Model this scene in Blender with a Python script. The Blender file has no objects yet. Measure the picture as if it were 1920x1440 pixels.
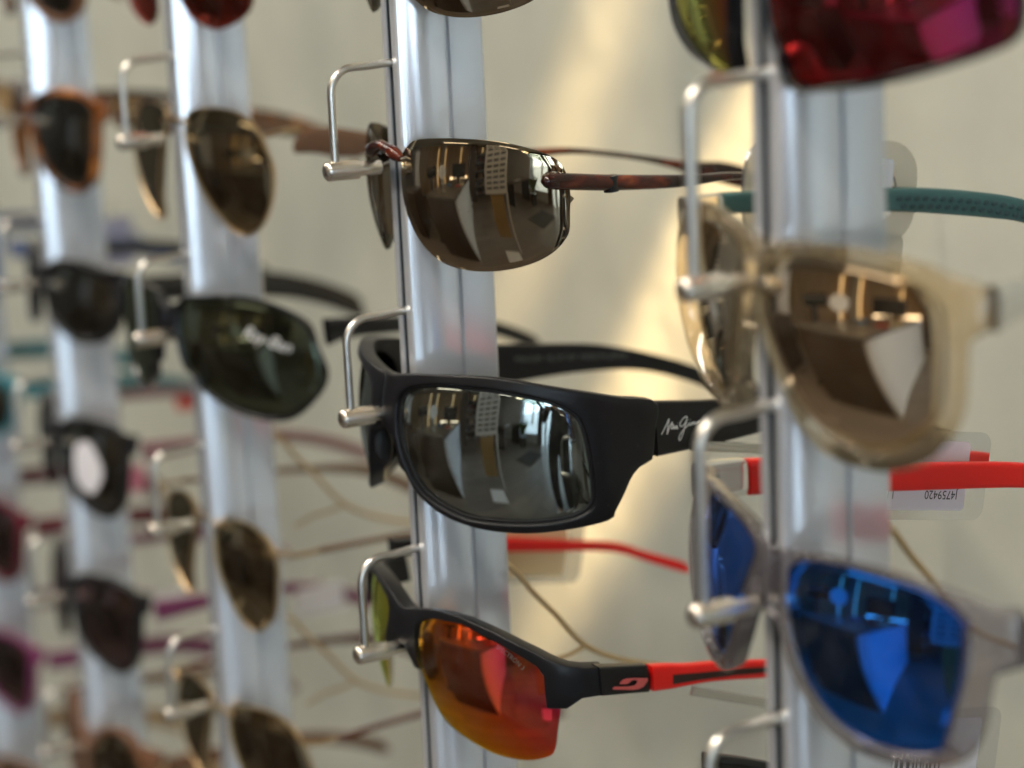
import bpy, math, random
from mathutils import Vector, Matrix
random.seed(7)
sc = bpy.context.scene
COL = sc.collection
R_ = math.radians

# ------------------------------------------------------------------ camera
cd = bpy.data.cameras.new('camera'); cam = bpy.data.objects.new('camera', cd); COL.objects.link(cam)
def cam_axes(yaw, pitch, roll):
    F = Vector((-math.cos(yaw)*math.cos(pitch), math.sin(yaw)*math.cos(pitch), -math.sin(pitch)))
    r = F.cross(Vector((0, 0, 1))).normalized(); u = r.cross(F)
    c, s = math.cos(roll), math.sin(roll)
    return c*r+s*u, -s*r+c*u, F
cr, cu, cf = cam_axes(0.4954883602616342, 0.18985315797433105, -0.047071943298449014)
m = Matrix((cr, cu, -cf)).transposed().to_4x4(); m.translation = Vector((0.6159042654, -0.2956646246, 0.0255618294))
cam.matrix_world = m
cd.sensor_width = 36; cd.lens = 3983.35/1920*36; cd.clip_start = .01; cd.clip_end = 200
cd.dof.use_dof = True; cd.dof.focus_distance = .642; cd.dof.aperture_fstop = 6.0
sc.camera = cam
sc.view_settings.view_transform = 'Standard'; sc.view_settings.look = 'None'
sc.view_settings.exposure = 1.1; sc.view_settings.gamma = 1
sc.cycles.max_bounces = 10; sc.cycles.transparent_max_bounces = 24; sc.cycles.transmission_bounces = 8
sc.cycles.glossy_bounces = 5; sc.cycles.diffuse_bounces = 4
sc.cycles.caustics_reflective = False; sc.cycles.caustics_refractive = False
sc.cycles.sample_clamp_indirect = 6; sc.cycles.blur_glossy = .3

# ------------------------------------------------------------------ world (daylight beyond the shop window) and lamps
w = bpy.data.worlds.new('World'); sc.world = w; w.use_nodes = True
bg = w.node_tree.nodes['Background']; bg.inputs[0].default_value = (.70, .86, 1, 1); bg.inputs[1].default_value = 5.5

# ------------------------------------------------------------------ helpers
def mat(name, col, rough=.5, metal=0, spec=.5, trans=0, ior=1.45, coat=0, emit=None, estr=0, alpha=1):
    m = bpy.data.materials.new(name); m.use_nodes = True
    b = m.node_tree.nodes['Principled BSDF']
    b.inputs['Base Color'].default_value = (*col, 1); b.inputs['Roughness'].default_value = rough
    b.inputs['Metallic'].default_value = metal; b.inputs['Specular IOR Level'].default_value = spec
    b.inputs['Transmission Weight'].default_value = trans; b.inputs['IOR'].default_value = ior
    b.inputs['Coat Weight'].default_value = coat; b.inputs['Alpha'].default_value = alpha
    if emit: b.inputs['Emission Color'].default_value = (*emit, 1); b.inputs['Emission Strength'].default_value = estr
    return m
def nodes(m): return m.node_tree.nodes, m.node_tree.links, m.node_tree.nodes['Principled BSDF']
def noise_bump(m, scale, strength, detail=4, dist=.001, stretch=None, rough_var=None):
    N, L, b = nodes(m)
    tc = N.new('ShaderNodeTexCoord'); mp = N.new('ShaderNodeMapping'); L.new(tc.outputs['Object'], mp.inputs[0])
    if stretch: mp.inputs['Scale'].default_value = stretch
    n = N.new('ShaderNodeTexNoise'); n.inputs['Scale'].default_value = scale; n.inputs['Detail'].default_value = detail
    L.new(mp.outputs[0], n.inputs['Vector'])
    bu = N.new('ShaderNodeBump'); bu.inputs['Strength'].default_value = strength; bu.inputs['Distance'].default_value = dist
    L.new(n.outputs[0], bu.inputs['Height']); L.new(bu.outputs[0], b.inputs['Normal'])
    if rough_var:
        mr = N.new('ShaderNodeMapRange'); mr.inputs['To Min'].default_value, mr.inputs['To Max'].default_value = rough_var
        L.new(n.outputs[0], mr.inputs[0]); L.new(mr.outputs[0], b.inputs['Roughness'])
    return n
def specks(m, scale, lo, col):
    N, L, b = nodes(m); base = tuple(b.inputs['Base Color'].default_value)
    tc = N.new('ShaderNodeTexCoord'); n = N.new('ShaderNodeTexNoise'); n.inputs['Scale'].default_value = scale; n.inputs['Detail'].default_value = 8
    L.new(tc.outputs['Object'], n.inputs['Vector']); r = N.new('ShaderNodeMapRange'); r.inputs['From Min'].default_value = lo; r.inputs['From Max'].default_value = lo+.08
    L.new(n.outputs[0], r.inputs[0]); x = N.new('ShaderNodeMix'); x.data_type = 'RGBA'; x.inputs[6].default_value = base; x.inputs[7].default_value = (*col, 1)
    L.new(r.outputs[0], x.inputs[0]); L.new(x.outputs[2], b.inputs['Base Color'])
def noise_col(m, stops, scale, detail=3, stretch=None, distort=0):
    N, L, b = nodes(m)
    tc = N.new('ShaderNodeTexCoord'); mp = N.new('ShaderNodeMapping'); L.new(tc.outputs['Object'], mp.inputs[0])
    if stretch: mp.inputs['Scale'].default_value = stretch
    n = N.new('ShaderNodeTexNoise'); n.inputs['Scale'].default_value = scale; n.inputs['Detail'].default_value = detail
    n.inputs['Distortion'].default_value = distort
    L.new(mp.outputs[0], n.inputs['Vector'])
    r = N.new('ShaderNodeValToRGB'); e = r.color_ramp.elements
    e[0].position, e[0].color = stops[0][0], (*stops[0][1], 1); e[1].position, e[1].color = stops[-1][0], (*stops[-1][1], 1)
    for p, c in stops[1:-1]:
        x = e.new(p); x.color = (*c, 1)
    L.new(n.outputs[0], r.inputs[0]); L.new(r.outputs[0], b.inputs['Base Color'])
    return r

def mirror_lens(name, tint, fac, through, ramp=None, rough=0.0, edge=.25, dust=.01, xgrad=0):
    """mirror-coated tinted lens: part reflects (tinted), part lets light through (tinted); a film of dust scatters a little"""
    m = bpy.data.materials.new(name); m.use_nodes = True; N = m.node_tree.nodes; L = m.node_tree.links
    N.clear(); out = N.new('ShaderNodeOutputMaterial')
    g = N.new('ShaderNodeBsdfGlossy'); g.inputs['Roughness'].default_value = rough; g.inputs['Color'].default_value = (*tint, 1)
    t = N.new('ShaderNodeBsdfTransparent'); t.inputs['Color'].default_value = (*through, 1)
    lw = N.new('ShaderNodeLayerWeight'); lw.inputs['Blend'].default_value = .35
    if ramp:
        r = N.new('ShaderNodeValToRGB'); e = r.color_ramp.elements
        e[0].position, e[0].color = ramp[0][0], (*ramp[0][1], 1); e[1].position, e[1].color = ramp[-1][0], (*ramp[-1][1], 1)
        for p, c in ramp[1:-1]:
            x = e.new(p); x.color = (*c, 1)
        L.new(r.outputs[0], g.inputs['Color'])
        if xgrad:                                                     # the coating is thicker towards the nose
            tx = N.new('ShaderNodeTexCoord'); sx = N.new('ShaderNodeSeparateXYZ'); L.new(tx.outputs['Object'], sx.inputs[0])
            ab = N.new('ShaderNodeMath'); ab.operation = 'ABSOLUTE'; L.new(sx.outputs[0], ab.inputs[0])
            mg_ = N.new('ShaderNodeMapRange'); mg_.inputs['From Min'].default_value = .008; mg_.inputs['From Max'].default_value = .050
            mg_.inputs['To Min'].default_value = xgrad; mg_.inputs['To Max'].default_value = 0; L.new(ab.outputs[0], mg_.inputs[0])
            ad_ = N.new('ShaderNodeMath'); L.new(mg_.outputs[0], ad_.inputs[0]); L.new(lw.outputs['Facing'], ad_.inputs[1]); L.new(ad_.outputs[0], r.inputs[0])
        else: L.new(lw.outputs['Facing'], r.inputs[0])
    fr = N.new('ShaderNodeMapRange'); fr.inputs['To Min'].default_value = fac; fr.inputs['To Max'].default_value = min(1, fac+edge)
    L.new(lw.outputs['Fresnel'], fr.inputs[0])
    mx = N.new('ShaderNodeMixShader'); L.new(fr.outputs[0], mx.inputs[0]); L.new(t.outputs[0], mx.inputs[1]); L.new(g.outputs[0], mx.inputs[2])
    d = N.new('ShaderNodeBsdfDiffuse'); d.inputs['Color'].default_value = (.6, .57, .5, 1)
    tc = N.new('ShaderNodeTexCoord'); no = N.new('ShaderNodeTexNoise'); no.inputs['Scale'].default_value = 2600; no.inputs['Detail'].default_value = 6
    L.new(tc.outputs['Object'], no.inputs['Vector'])
    mr = N.new('ShaderNodeMapRange'); mr.inputs['From Min'].default_value = .45; mr.inputs['From Max'].default_value = .8
    mr.inputs['To Min'].default_value = dust*.3; mr.inputs['To Max'].default_value = dust*4
    L.new(no.outputs[0], mr.inputs[0])
    sm_ = N.new('ShaderNodeTexNoise'); sm_.inputs['Scale'].default_value = 55; sm_.inputs['Detail'].default_value = 3; sm_.inputs['Distortion'].default_value = 2.5
    L.new(tc.outputs['Object'], sm_.inputs['Vector'])
    ms = N.new('ShaderNodeMapRange'); ms.inputs['From Min'].default_value = .42; ms.inputs['From Max'].default_value = .72; ms.inputs['To Min'].default_value = .5; ms.inputs['To Max'].default_value = 3.2
    L.new(sm_.outputs[0], ms.inputs[0]); mu = N.new('ShaderNodeMath'); mu.operation = 'MULTIPLY'; L.new(mr.outputs[0], mu.inputs[0]); L.new(ms.outputs[0], mu.inputs[1])
    m2 = N.new('ShaderNodeMixShader'); L.new(mu.outputs[0], m2.inputs[0]); L.new(mx.outputs[0], m2.inputs[1]); L.new(d.outputs[0], m2.inputs[2])
    L.new(m2.outputs[0], out.inputs[0]); return m
def clear_plastic(name, col, clear=.5, rough=.12):
    """clear or frosted plastic that lets light straight through, scatters some and shines a little"""
    m = bpy.data.materials.new(name); m.use_nodes = True; N = m.node_tree.nodes; L = m.node_tree.links
    N.clear(); out = N.new('ShaderNodeOutputMaterial')
    t = N.new('ShaderNodeBsdfTransparent'); t.inputs[0].default_value = (*[min(1, c*.35+.65) for c in col], 1)
    d = N.new('ShaderNodeBsdfDiffuse'); d.inputs[0].default_value = (*col, 1)
    tr = N.new('ShaderNodeBsdfTranslucent'); tr.inputs[0].default_value = (*col, 1)
    g = N.new('ShaderNodeBsdfGlossy'); g.inputs['Roughness'].default_value = rough
    a = N.new('ShaderNodeMixShader'); a.inputs[0].default_value = .5; L.new(d.outputs[0], a.inputs[1]); L.new(tr.outputs[0], a.inputs[2])
    b = N.new('ShaderNodeMixShader'); b.inputs[0].default_value = 1-clear; L.new(t.outputs[0], b.inputs[1]); L.new(a.outputs[0], b.inputs[2])
    f = N.new('ShaderNodeFresnel'); f.inputs[0].default_value = 1.5
    ad = N.new('ShaderNodeMath'); ad.operation = 'MULTIPLY_ADD'; ad.inputs[1].default_value = .9; ad.inputs[2].default_value = .04
    L.new(f.outputs[0], ad.inputs[0])
    c = N.new('ShaderNodeMixShader'); L.new(ad.outputs[0], c.inputs[0]); L.new(b.outputs[0], c.inputs[1]); L.new(g.outputs[0], c.inputs[2])
    L.new(c.outputs[0], out.inputs[0]); return m

def put(name, verts, faces, m, parent=None, smooth=True, scale=1.0, loc=None, bevel=0, angle=35):
    me = bpy.data.meshes.new(name); me.from_pydata([tuple(a*scale for a in v) for v in verts], [], faces)
    me.validate(); me.update()
    if m is not None: me.materials.append(m)
    o = bpy.data.objects.new(name, me); COL.objects.link(o)
    if parent is not None: o.parent = parent
    if loc: o.location = loc
    if smooth:
        me.polygons.foreach_set('use_smooth', [True]*len(me.polygons))
        try: me.set_sharp_from_angle(angle=R_(angle))
        except Exception: pass
    if bevel:
        b = o.modifiers.new('b', 'BEVEL'); b.width = bevel; b.segments = 2; b.limit_method = 'ANGLE'
    return o
def tag(o, label=None, cat=None, group=None, kind=None):
    if label: o['label'] = label
    if cat: o['category'] = cat
    if group: o['group'] = group
    if kind: o['kind'] = kind
    return o
def empty(name, loc=(0, 0, 0), rot=None):
    o = bpy.data.objects.new(name, None); COL.objects.link(o); o.empty_display_size = .02
    o.location = loc
    if rot is not None: o.rotation_euler = rot
    return o
class MB:
    def __init__(s): s.v = []; s.f = []
    def add(s, v, f):
        n = len(s.v); s.v += [tuple(a) for a in v]; s.f += [tuple(i+n for i in q) for q in f]
    def box(s, x0, x1, y0, y1, z0, z1, M=None):
        v = [Vector((x, y, z)) for x in (x0, x1) for y in (y0, y1) for z in (z0, z1)]
        if M is not None: v = [M @ a for a in v]
        s.add(v, [(0, 1, 3, 2), (4, 6, 7, 5), (0, 4, 5, 1), (2, 3, 7, 6), (0, 2, 6, 4), (1, 5, 7, 3)])
    def tube(s, pts, r, n=10, caps=True):
        pts = [Vector(p) for p in pts]; rs = r if isinstance(r, (list, tuple)) else [r]*len(pts)
        k = len(pts); t0 = (pts[1]-pts[0]).normalized()
        ref = Vector((0, 0, 1)) if abs(t0.z) < .9 else Vector((1, 0, 0))
        nrm = (ref-t0*ref.dot(t0)).normalized(); vs = []
        for i, p in enumerate(pts):
            t = (pts[min(i+1, k-1)]-pts[max(i-1, 0)]).normalized()
            nrm = (nrm-t*nrm.dot(t)).normalized(); bn = t.cross(nrm)
            for j in range(n):
                a = 2*math.pi*j/n; vs.append(p+(nrm*math.cos(a)+bn*math.sin(a))*rs[i])
        fs = [(i*n+j, i*n+(j+1) % n, (i+1)*n+(j+1) % n, (i+1)*n+j) for i in range(k-1) for j in range(n)]
        if caps: fs += [tuple(range(n))[::-1], tuple((k-1)*n+j for j in range(n))]
        s.add(vs, fs)
    def blob(s, c, rx, ry, rz, n=10, m_=7):
        vs = []; fs = []
        for i in range(m_+1):
            th = math.pi*i/m_
            for j in range(n):
                a = 2*math.pi*j/n
                vs.append((c[0]+rx*math.sin(th)*math.cos(a), c[1]+ry*math.sin(th)*math.sin(a), c[2]+rz*math.cos(th)))
        for i in range(m_):
            for j in range(n): fs.append((i*n+j, i*n+(j+1) % n, (i+1)*n+(j+1) % n, (i+1)*n+j))
        s.add(vs, fs)
    def poly(s, pts, off):
        """flat outline (list of 3D points) given thickness by the offset vector"""
        n = len(pts); off = Vector(off); a = [Vector(p) for p in pts]
        s.add(a+[p+off for p in a], [tuple(range(n)), tuple(range(2*n-1, n-1, -1))]+[(i, n+i, n+(i+1) % n, (i+1) % n) for i in range(n)])
    def build(s, name, m, parent=None, **k): return put(name, s.v, s.f, m, parent, **k)
def cat(pts, closed=True, k=6):
    """Catmull-Rom through points"""
    n = len(pts); out = []
    rng = range(n) if closed else range(n-1)
    for i in rng:
        g = (lambda j: pts[j % n]) if closed else (lambda j: pts[max(0, min(n-1, j))])
        p0, p1, p2, p3 = g(i-1), g(i), g(i+1), g(i+2)
        for q in range(k):
            t = q/k
            out.append(tuple(.5*(2*b+(c-a)*t+(2*a-5*b+4*c-d)*t*t+(3*b-a-3*c+d)*t**3) for a, b, c, d in zip(p0, p1, p2, p3)))
    if not closed: out.append(tuple(pts[-1]))
    return out
def interp(tab, y):
    if y <= tab[0][0]: return tab[0][1]
    for (a, b), (c, d) in zip(tab, tab[1:]):
        if y <= c: return b+(d-b)*(y-a)/(c-a)
    return tab[-1][1]

# ------------------------------------------------------------------ the curved face a pair of glasses is moulded on (all in mm)
class Face:
    def __init__(s, R, uc, r, Rv=66, zc=-14, amax=85, L=125, n=1250):
        s.du = L/n; s.Rv, s.zc = Rv, zc; x = y = a = 0; s.X = [0]; s.Y = [0]; am = R_(amax)
        for i in range(n):
            u = i*s.du; a = min(am, a+s.du/(R if u < uc else r)); x += math.cos(a)*s.du; y += math.sin(a)*s.du
            s.X.append(x); s.Y.append(y)
    def p(s, u, v, off=0):
        def q(u, v):
            a = min(abs(u)/s.du, len(s.X)-1.001); i = int(a); f = a-i
            x = s.X[i]*(1-f)+s.X[i+1]*f; y = s.Y[i]*(1-f)+s.Y[i+1]*f
            return Vector((math.copysign(x, u) if u else 0, y+(v-s.zc)**2/(2*s.Rv), v))
        P = q(u, v)
        if off:
            uu = max(abs(u), .6); n = (q(uu+.5, v)-q(uu-.5, v)).cross(q(uu, v+.5)-q(uu, v-.5)).normalized()
            if n.y > 0: n = -n
            if abs(u) < .6: n.x *= abs(u)/.6
            if u < 0: n.x = -n.x
            P = P+n*off
        return P
def polar(outline, c, N):
    """radius of a closed outline round c at N angles"""
    P = cat(outline); out = []
    for j in range(N):
        a = 2*math.pi*j/N; dx, dy = math.cos(a), math.sin(a); best = None
        for (x0, y0), (x1, y1) in zip(P, P[1:]+P[:1]):
            ex, ey = x1-x0, y1-y0; den = dx*ey-dy*ex
            if abs(den) < 1e-9: continue
            t = ((x0-c[0])*ey-(y0-c[1])*ex)/den; s_ = ((x0-c[0])*dy-(y0-c[1])*dx)/den
            if t > 0 and -1e-6 <= s_ <= 1+1e-6 and (best is None or t > best): best = t
        out.append(best if best else 1)
    return out
def center(o): us = [p[0] for p in o]; vs = [p[1] for p in o]; return ((min(us)+max(us))/2, (min(vs)+max(vs))/2)
LB = {}
def lens_back(c):
    if c not in LB:
        m = bpy.data.materials.new('lens_back'); m.use_nodes = True; N = m.node_tree.nodes; L = m.node_tree.links; N.clear()
        out = N.new('ShaderNodeOutputMaterial'); t = N.new('ShaderNodeBsdfTransparent'); t.inputs[0].default_value = (c, c, c, 1)
        g = N.new('ShaderNodeBsdfGlossy'); g.inputs['Roughness'].default_value = .02; x = N.new('ShaderNodeMixShader'); x.inputs[0].default_value = .07; L.new(t.outputs[0], x.inputs[1]); L.new(g.outputs[0], x.inputs[2]); L.new(x.outputs[0], out.inputs[0])
        LB[c] = m
    return LB[c]
def make_lens(face, outline, m, parent, side=1, th=1.8, off=0, N=112, K=18, label=None, tilt=0):
    c = center(outline); r = polar(outline, c, N); v = []; f = []
    def P(u, w, o):
        q = face.p(u, w, o-tilt*(u-c[0])); return Vector((q.x*side, q.y, q.z))
    v.append(P(*c, off))
    for k in range(1, K+1):
        t = k/K
        for j in range(N):
            a = 2*math.pi*j/N; q = r[j]*t; o = off-(.25 if k == K else 0); q = q-(0 if k < K else 0)
            v.append(P(c[0]+q*math.cos(a), c[1]+q*math.sin(a), o))
    for j in range(N): f.append((0, 1+j, 1+(j+1) % N))
    for k in range(1, K):
        b = 1+(k-1)*N
        for j in range(N): f.append((b+j, b+N+j, b+N+(j+1) % N, b+(j+1) % N))
    b = 1+(K-1)*N; e = len(v)
    for j in range(N):
        a = 2*math.pi*j/N; v.append(P(c[0]+r[j]*math.cos(a), c[1]+r[j]*math.sin(a), off-th))
    for j in range(N): f.append((b+j, e+j, e+(j+1) % N, b+(j+1) % N))
    f.append(tuple(e+j for j in range(N))[::-1])
    if side > 0: f = [tuple(reversed(q)) for q in f]
    o = put('lens', v, f, m, parent, scale=.001, angle=50)
    o.data.materials.append(lens_back(.8 if 'fire' in m.name else .3)); nf = len(o.data.polygons)
    for q in range(nf-N-1, nf): o.data.polygons[q].material_index = 1
    if label: o['label'] = label
    return o
def strip(face, A, B, closed, front=1.3, back=-3.2, bev=.5):
    """solid moulding between the uv curves A (lens edge) and B (outer edge), both halves"""
    n = len(A); V = []; F = []
    ts = None
    for s in (1, -1):
        base = len(V)
        for (a, b) in zip(A, B):
            L = math.hypot(b[0]-a[0], b[1]-a[1])+1e-6; e = min(.3, bev/L)
            prof = [(0, back), (0, front-bev), (e*.35, front-bev*.3), (e, front), (.3, front), (.5, front), (.7, front), (1-e, front), (1-e*.35, front-bev*.3), (1, front-bev), (1, back)]
            for t, o in prof:
                p = face.p(a[0]+(b[0]-a[0])*t, a[1]+(b[1]-a[1])*t, o); V.append((p.x*s, p.y, p.z))
        m_ = 11
        for i in range(n if closed else n-1):
            for k in range(m_):
                q = (base+i*m_+k, base+i*m_+(k+1) % m_, base+((i+1) % n)*m_+(k+1) % m_, base+((i+1) % n)*m_+k)
                F.append(q if s > 0 else q[::-1])
        if not closed:
            for i, rev in ((0, True), (n-1, False)):
                q = tuple(base+i*m_+k for k in range(m_)); F.append(q[::-1] if rev == (s > 0) else q)
    return V, F
def ring_front(face, outer, inner, m, parent, name='front_frame', N=144, **k):
    c = center(inner); ri = polar(inner, c, N); ro = polar(outer, c, N)
    A = []; B = []
    for j in range(N):
        a = 2*math.pi*j/N; ca, sa = math.cos(a), math.sin(a); q = max(ro[j], ri[j]+.4)
        A.append((c[0]+(ri[j]-.25)*ca, c[1]+(ri[j]-.25)*sa)); B.append((max(0, c[0]+q*ca), c[1]+q*sa))
    V, F = strip(face, A, B, True, **k)
    return put(name, V, F, m, parent, scale=.001, angle=55)
def grow(outline, d, bridge=None, end=None):
    """outline pushed outward by d; points facing the nose inside the v-range 'bridge' run on to the middle; 'end' = (v0, v1, u) corner lug"""
    c = center(outline); r = polar(outline, c, 96); out = []
    for j in range(96):
        a = 2*math.pi*j/96; q = r[j]+d; u, v = c[0]+q*math.cos(a), c[1]+q*math.sin(a)
        if bridge and math.cos(a) < 0 and bridge[0] <= v <= bridge[1]: u = 0
        if end and math.cos(a) > 0 and end[0] <= v <= end[1]: u = end[2]
        out.append((u, v))
    return out
def temple(parent, side, top, bot, W, yh, m, th=3.4, k=.06, name='temple', xoff=0, n=44, rnd=.42, taper_in=0, label=None, sec=16):
    """arm swept backwards: its upper and lower edges are (y, z) tables, x runs inward slowly"""
    y0 = max(top[0][0], bot[0][0]); y1 = min(top[-1][0], bot[-1][0])
    top = cat(top, False, 5); bot = cat(bot, False, 5)
    V = []; F = []
    for i in range(n):
        t = i/(n-1); y = y0+(y1-y0)*t; zt, zb = interp(top, y), interp(bot, y); h = (zt-zb)/2; zc = (zt+zb)/2
        tt = th*(1-.25*t)
        e = 1.0
        if t > .955: e = math.sqrt(max(.02, 1-((t-.955)/.045)**2))
        if taper_in and t < taper_in: e = math.sqrt(max(.05, 1-((taper_in-t)/taper_in)**2))
        h *= e; tt *= (.4+.6*e); xc = side*(W-k*(y-yh)-tt/2*0+xoff)
        for j in range(sec):
            a = 2*math.pi*(j+.5)/sec; ca, sa = math.cos(a), math.sin(a)
            V.append((xc+math.copysign(abs(ca)**rnd, ca)*tt/2, y, zc+math.copysign(abs(sa)**rnd, sa)*h))
    for i in range(n-1):
        for j in range(sec): F.append((i*sec+j, i*sec+(j+1) % sec, (i+1)*sec+(j+1) % sec, (i+1)*sec+j))
    F.append(tuple(range(sec))[::-1]); F.append(tuple((n-1)*sec+j for j in range(sec)))
    o = put(name, V, F, m, parent, scale=.001, angle=50)
    if label: o['label'] = label
    return o
def text_mesh(body, size, fn, m, parent, name='lettering', shear=0, mirror=False):
    """flat printed lettering; fn maps the (x, y) of each outline point to the surface it is printed on"""
    cu_ = bpy.data.curves.new('t', 'FONT'); cu_.body = body; cu_.size = size; cu_.shear = shear; cu_.resolution_u = 3
    o = bpy.data.objects.new('t', cu_); COL.objects.link(o)
    dg = bpy.context.evaluated_depsgraph_get(); me = o.evaluated_get(dg).to_mesh()
    V = [tuple(fn(v.co.x, v.co.y)) for v in me.vertices]; F = [tuple(p.vertices) for p in me.polygons]
    o.evaluated_get(dg).to_mesh_clear(); bpy.data.objects.remove(o); bpy.data.curves.remove(cu_)
    return put(name, V, F, m, parent, smooth=False, scale=.001)

# ------------------------------------------------------------------ measured outlines of the glasses (mm on the face)
OUT={
 'M2 lens':[(7.8, 3.8), (11.4, 7.4), (17.0, 9.2), (25.0, 10.0), (32.7, 9.9), (41.6, 9.2), (50.9, 7.6), (60.0, 5.2), (65.6, 2.9), (69.4, 0.5), (72.1, -2.1), (74.0, -6.2), (75.2, -12.3), (75.5, -19.7), (74.6, -27.3), (73.4, -30.7), (70.7, -32.9), (65.1, -34.7), (55.9, -35.6), (47.0, -35.6), (37.9, -35.1), (30.3, -34.0), (23.1, -31.0), (17.4, -27.3), (13.2, -22.0), (10.3, -14.7), (8.4, -7.7), (7.7, -1.5)],
 'M2 outer':[(-2.0, 10.9), (-0.3, 11.0), (17.8, 12.7), (30.1, 13.2), (42.6, 12.8), (55.5, 10.5), (73.3, 6.0), (86.1, 2.2), (98.8, -1.6), (96.4, -20.1), (91.7, -21.3), (87.8, -24.1), (83.4, -29.4), (78.7, -34.8), (77.4, -36.5), (71.7, -37.5), (62.8, -38.2), (51.2, -38.7), (39.6, -38.0), (30.9, -36.3), (22.1, -33.1), (14.1, -26.7), (11.2, -20.3), (8.6, -15.8), (7.1, -10.6), (4.5, -5.7), (2.0, -3.8)],
 'M1 lens':[(8.1, 0.9), (9.9, 3.5), (13.1, 5.6), (18.2, 6.5), (26.6, 6.7), (35.0, 6.3), (42.2, 5.6), (49.1, 4.2), (55.8, 2.1), (60.7, 0.1), (64.3, -2.1), (66.6, -4.7), (67.7, -7.9), (68.3, -12.5), (67.5, -18.2), (66.2, -24.1), (64.3, -26.9), (60.3, -30.2), (54.2, -33.1), (46.8, -35.0), (39.6, -35.9), (32.3, -36.0), (26.4, -35.3), (20.4, -33.6), (16.0, -30.5), (12.4, -25.9), (10.2, -20.5), (8.7, -14.5), (8.2, -8.6), (8.1, -3.4)],
 'M3 outer':[(-10.0, 5.1), (-4.4, 6.9), (7.1, 9.6), (20.1, 11.7), (28.8, 11.6), (41.0, 9.6), (52.1, 6.5), (60.8, 3.4), (68.9, 0.7), (80.9, -2.0), (82.8, -11.5), (73.0, -10.4), (69.9, -12.3), (68.3, -13.3), (62.3, -13.1), (61.9, -8.9), (61.4, -2.7), (58.9, 0.2), (52.6, 3.1), (41.7, 6.6), (29.4, 9.5), (16.4, 8.5), (11.3, 7.0), (8.7, 4.3), (8.3, 0.2), (9.9, -5.9), (11.6, -9.7), (9.1, -9.5), (4.9, -5.7), (2.6, -3.8), (-0.6, -3.7), (-8.1, -6.7)],
 'M3 lens':[(11.5, -9.9), (14.2, -15.6), (17.1, -22.7), (21.0, -28.1), (29.7, -33.2), (38.2, -36.2), (48.1, -36.6), (56.7, -34.1), (60.3, -30.7), (63.8, -21.6), (65.7, -15.0), (64.1, -13.8), (61.7, -13.1)],
 'R1 outer':[(0.0, 5.8), (6.2, 8.9), (19.6, 10.3), (31.3, 11.1), (39.8, 10.5), (49.1, 9.3), (55.2, 7.5), (63.6, 5.5), (66.2, -4.5), (62.6, -6.0), (62.2, -9.7), (61.8, -17.6), (59.8, -24.8), (55.7, -31.0), (48.2, -37.1), (37.4, -41.3), (26.8, -42.2), (16.7, -39.6), (11.9, -32.1), (8.1, -22.8), (4.0, -13.3), (1.3, -5.4), (0.4, 1.6)],
 'R1 lens':[(6.7, -1.6), (6.7, 2.6), (13.1, 6.3), (24.3, 7.3), (37.9, 6.6), (47.6, 4.2), (53.0, -0.3), (54.8, -7.8), (54.8, -18.4), (52.9, -25.8), (48.2, -31.2), (39.4, -36.3), (31.0, -37.4), (23.5, -34.9), (16.4, -29.2), (12.6, -21.8), (8.7, -12.3)],
 'R2 outer':[(0.8, 7.9), (7.2, 10.9), (18.2, 12.6), (32.5, 13.1), (45.5, 12.3), (55.0, 10.7), (61.1, 9.3), (68.5, 8.9), (71.1, -3.4), (66.2, -4.7), (64.6, -11.3), (63.4, -19.6), (60.5, -25.9), (54.6, -30.5), (44.7, -33.7), (31.2, -34.4), (21.2, -31.0), (14.7, -24.3), (9.7, -16.0), (5.8, -7.7), (2.9, 0.6)],
 'R2 lens':[(7.6, 2.1), (7.0, 6.7), (11.3, 9.3), (22.5, 11.3), (36.4, 11.1), (46.4, 9.7), (53.2, 7.0), (56.6, 3.6), (57.9, -6.5), (56.1, -15.9), (52.1, -27.7), (47.3, -30.6), (38.8, -31.4), (28.9, -30.3), (22.3, -26.4), (16.9, -20.2), (13.2, -13.6), (10.2, -6.3)],
 'F1 lens':[(7.5, 4.2), (10.0, 8.2), (20.3, 9.8), (32.9, 9.4), (42.3, 5.9), (48.4, 0.6), (52.0, -5.3), (54.6, -12.9), (52.9, -23.0), (46.6, -33.0), (39.3, -38.8), (32.5, -40.5), (26.3, -37.7), (21.6, -31.4), (16.6, -22.8), (11.8, -11.5), (8.6, -3.5)],
 'F2 lens':[(8.0, 7.2), (23.1, 10.9), (43.1, 11.1), (59.1, 7.4), (70.7, 1.4), (75.1, -8.0), (77.5, -17.8), (71.7, -26.6), (56.7, -35.8), (37.8, -34.7), (20.9, -26.3), (16.7, -19.6), (11.1, -15.6)],
 'F3 lens':[(8.0, 2.8), (17.6, 8.0), (29.4, 7.8), (39.9, 3.3), (45.5, -4.7), (44.0, -23.0), (37.1, -33.7), (26.8, -38.8), (19.1, -33.5), (14.2, -22.0), (9.9, -10.9)],
 'JL':[(52.3, -10.8), (52.1, -11.7), (50.4, -13.0), (48.2, -13.2), (45.8, -12.6), (38.3, -9.8), (38.2, -9.4), (39.0, -9.1), (45.1, -11.1), (46.7, -11.4), (47.7, -11.1), (48.2, -10.1), (46.6, -9.4), (45.6, -9.3), (44.6, -9.7), (43.6, -9.8), (41.1, -8.9), (41.0, -8.7), (42.4, -7.9), (44.0, -8.0), (46.7, -8.8)],
}
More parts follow.
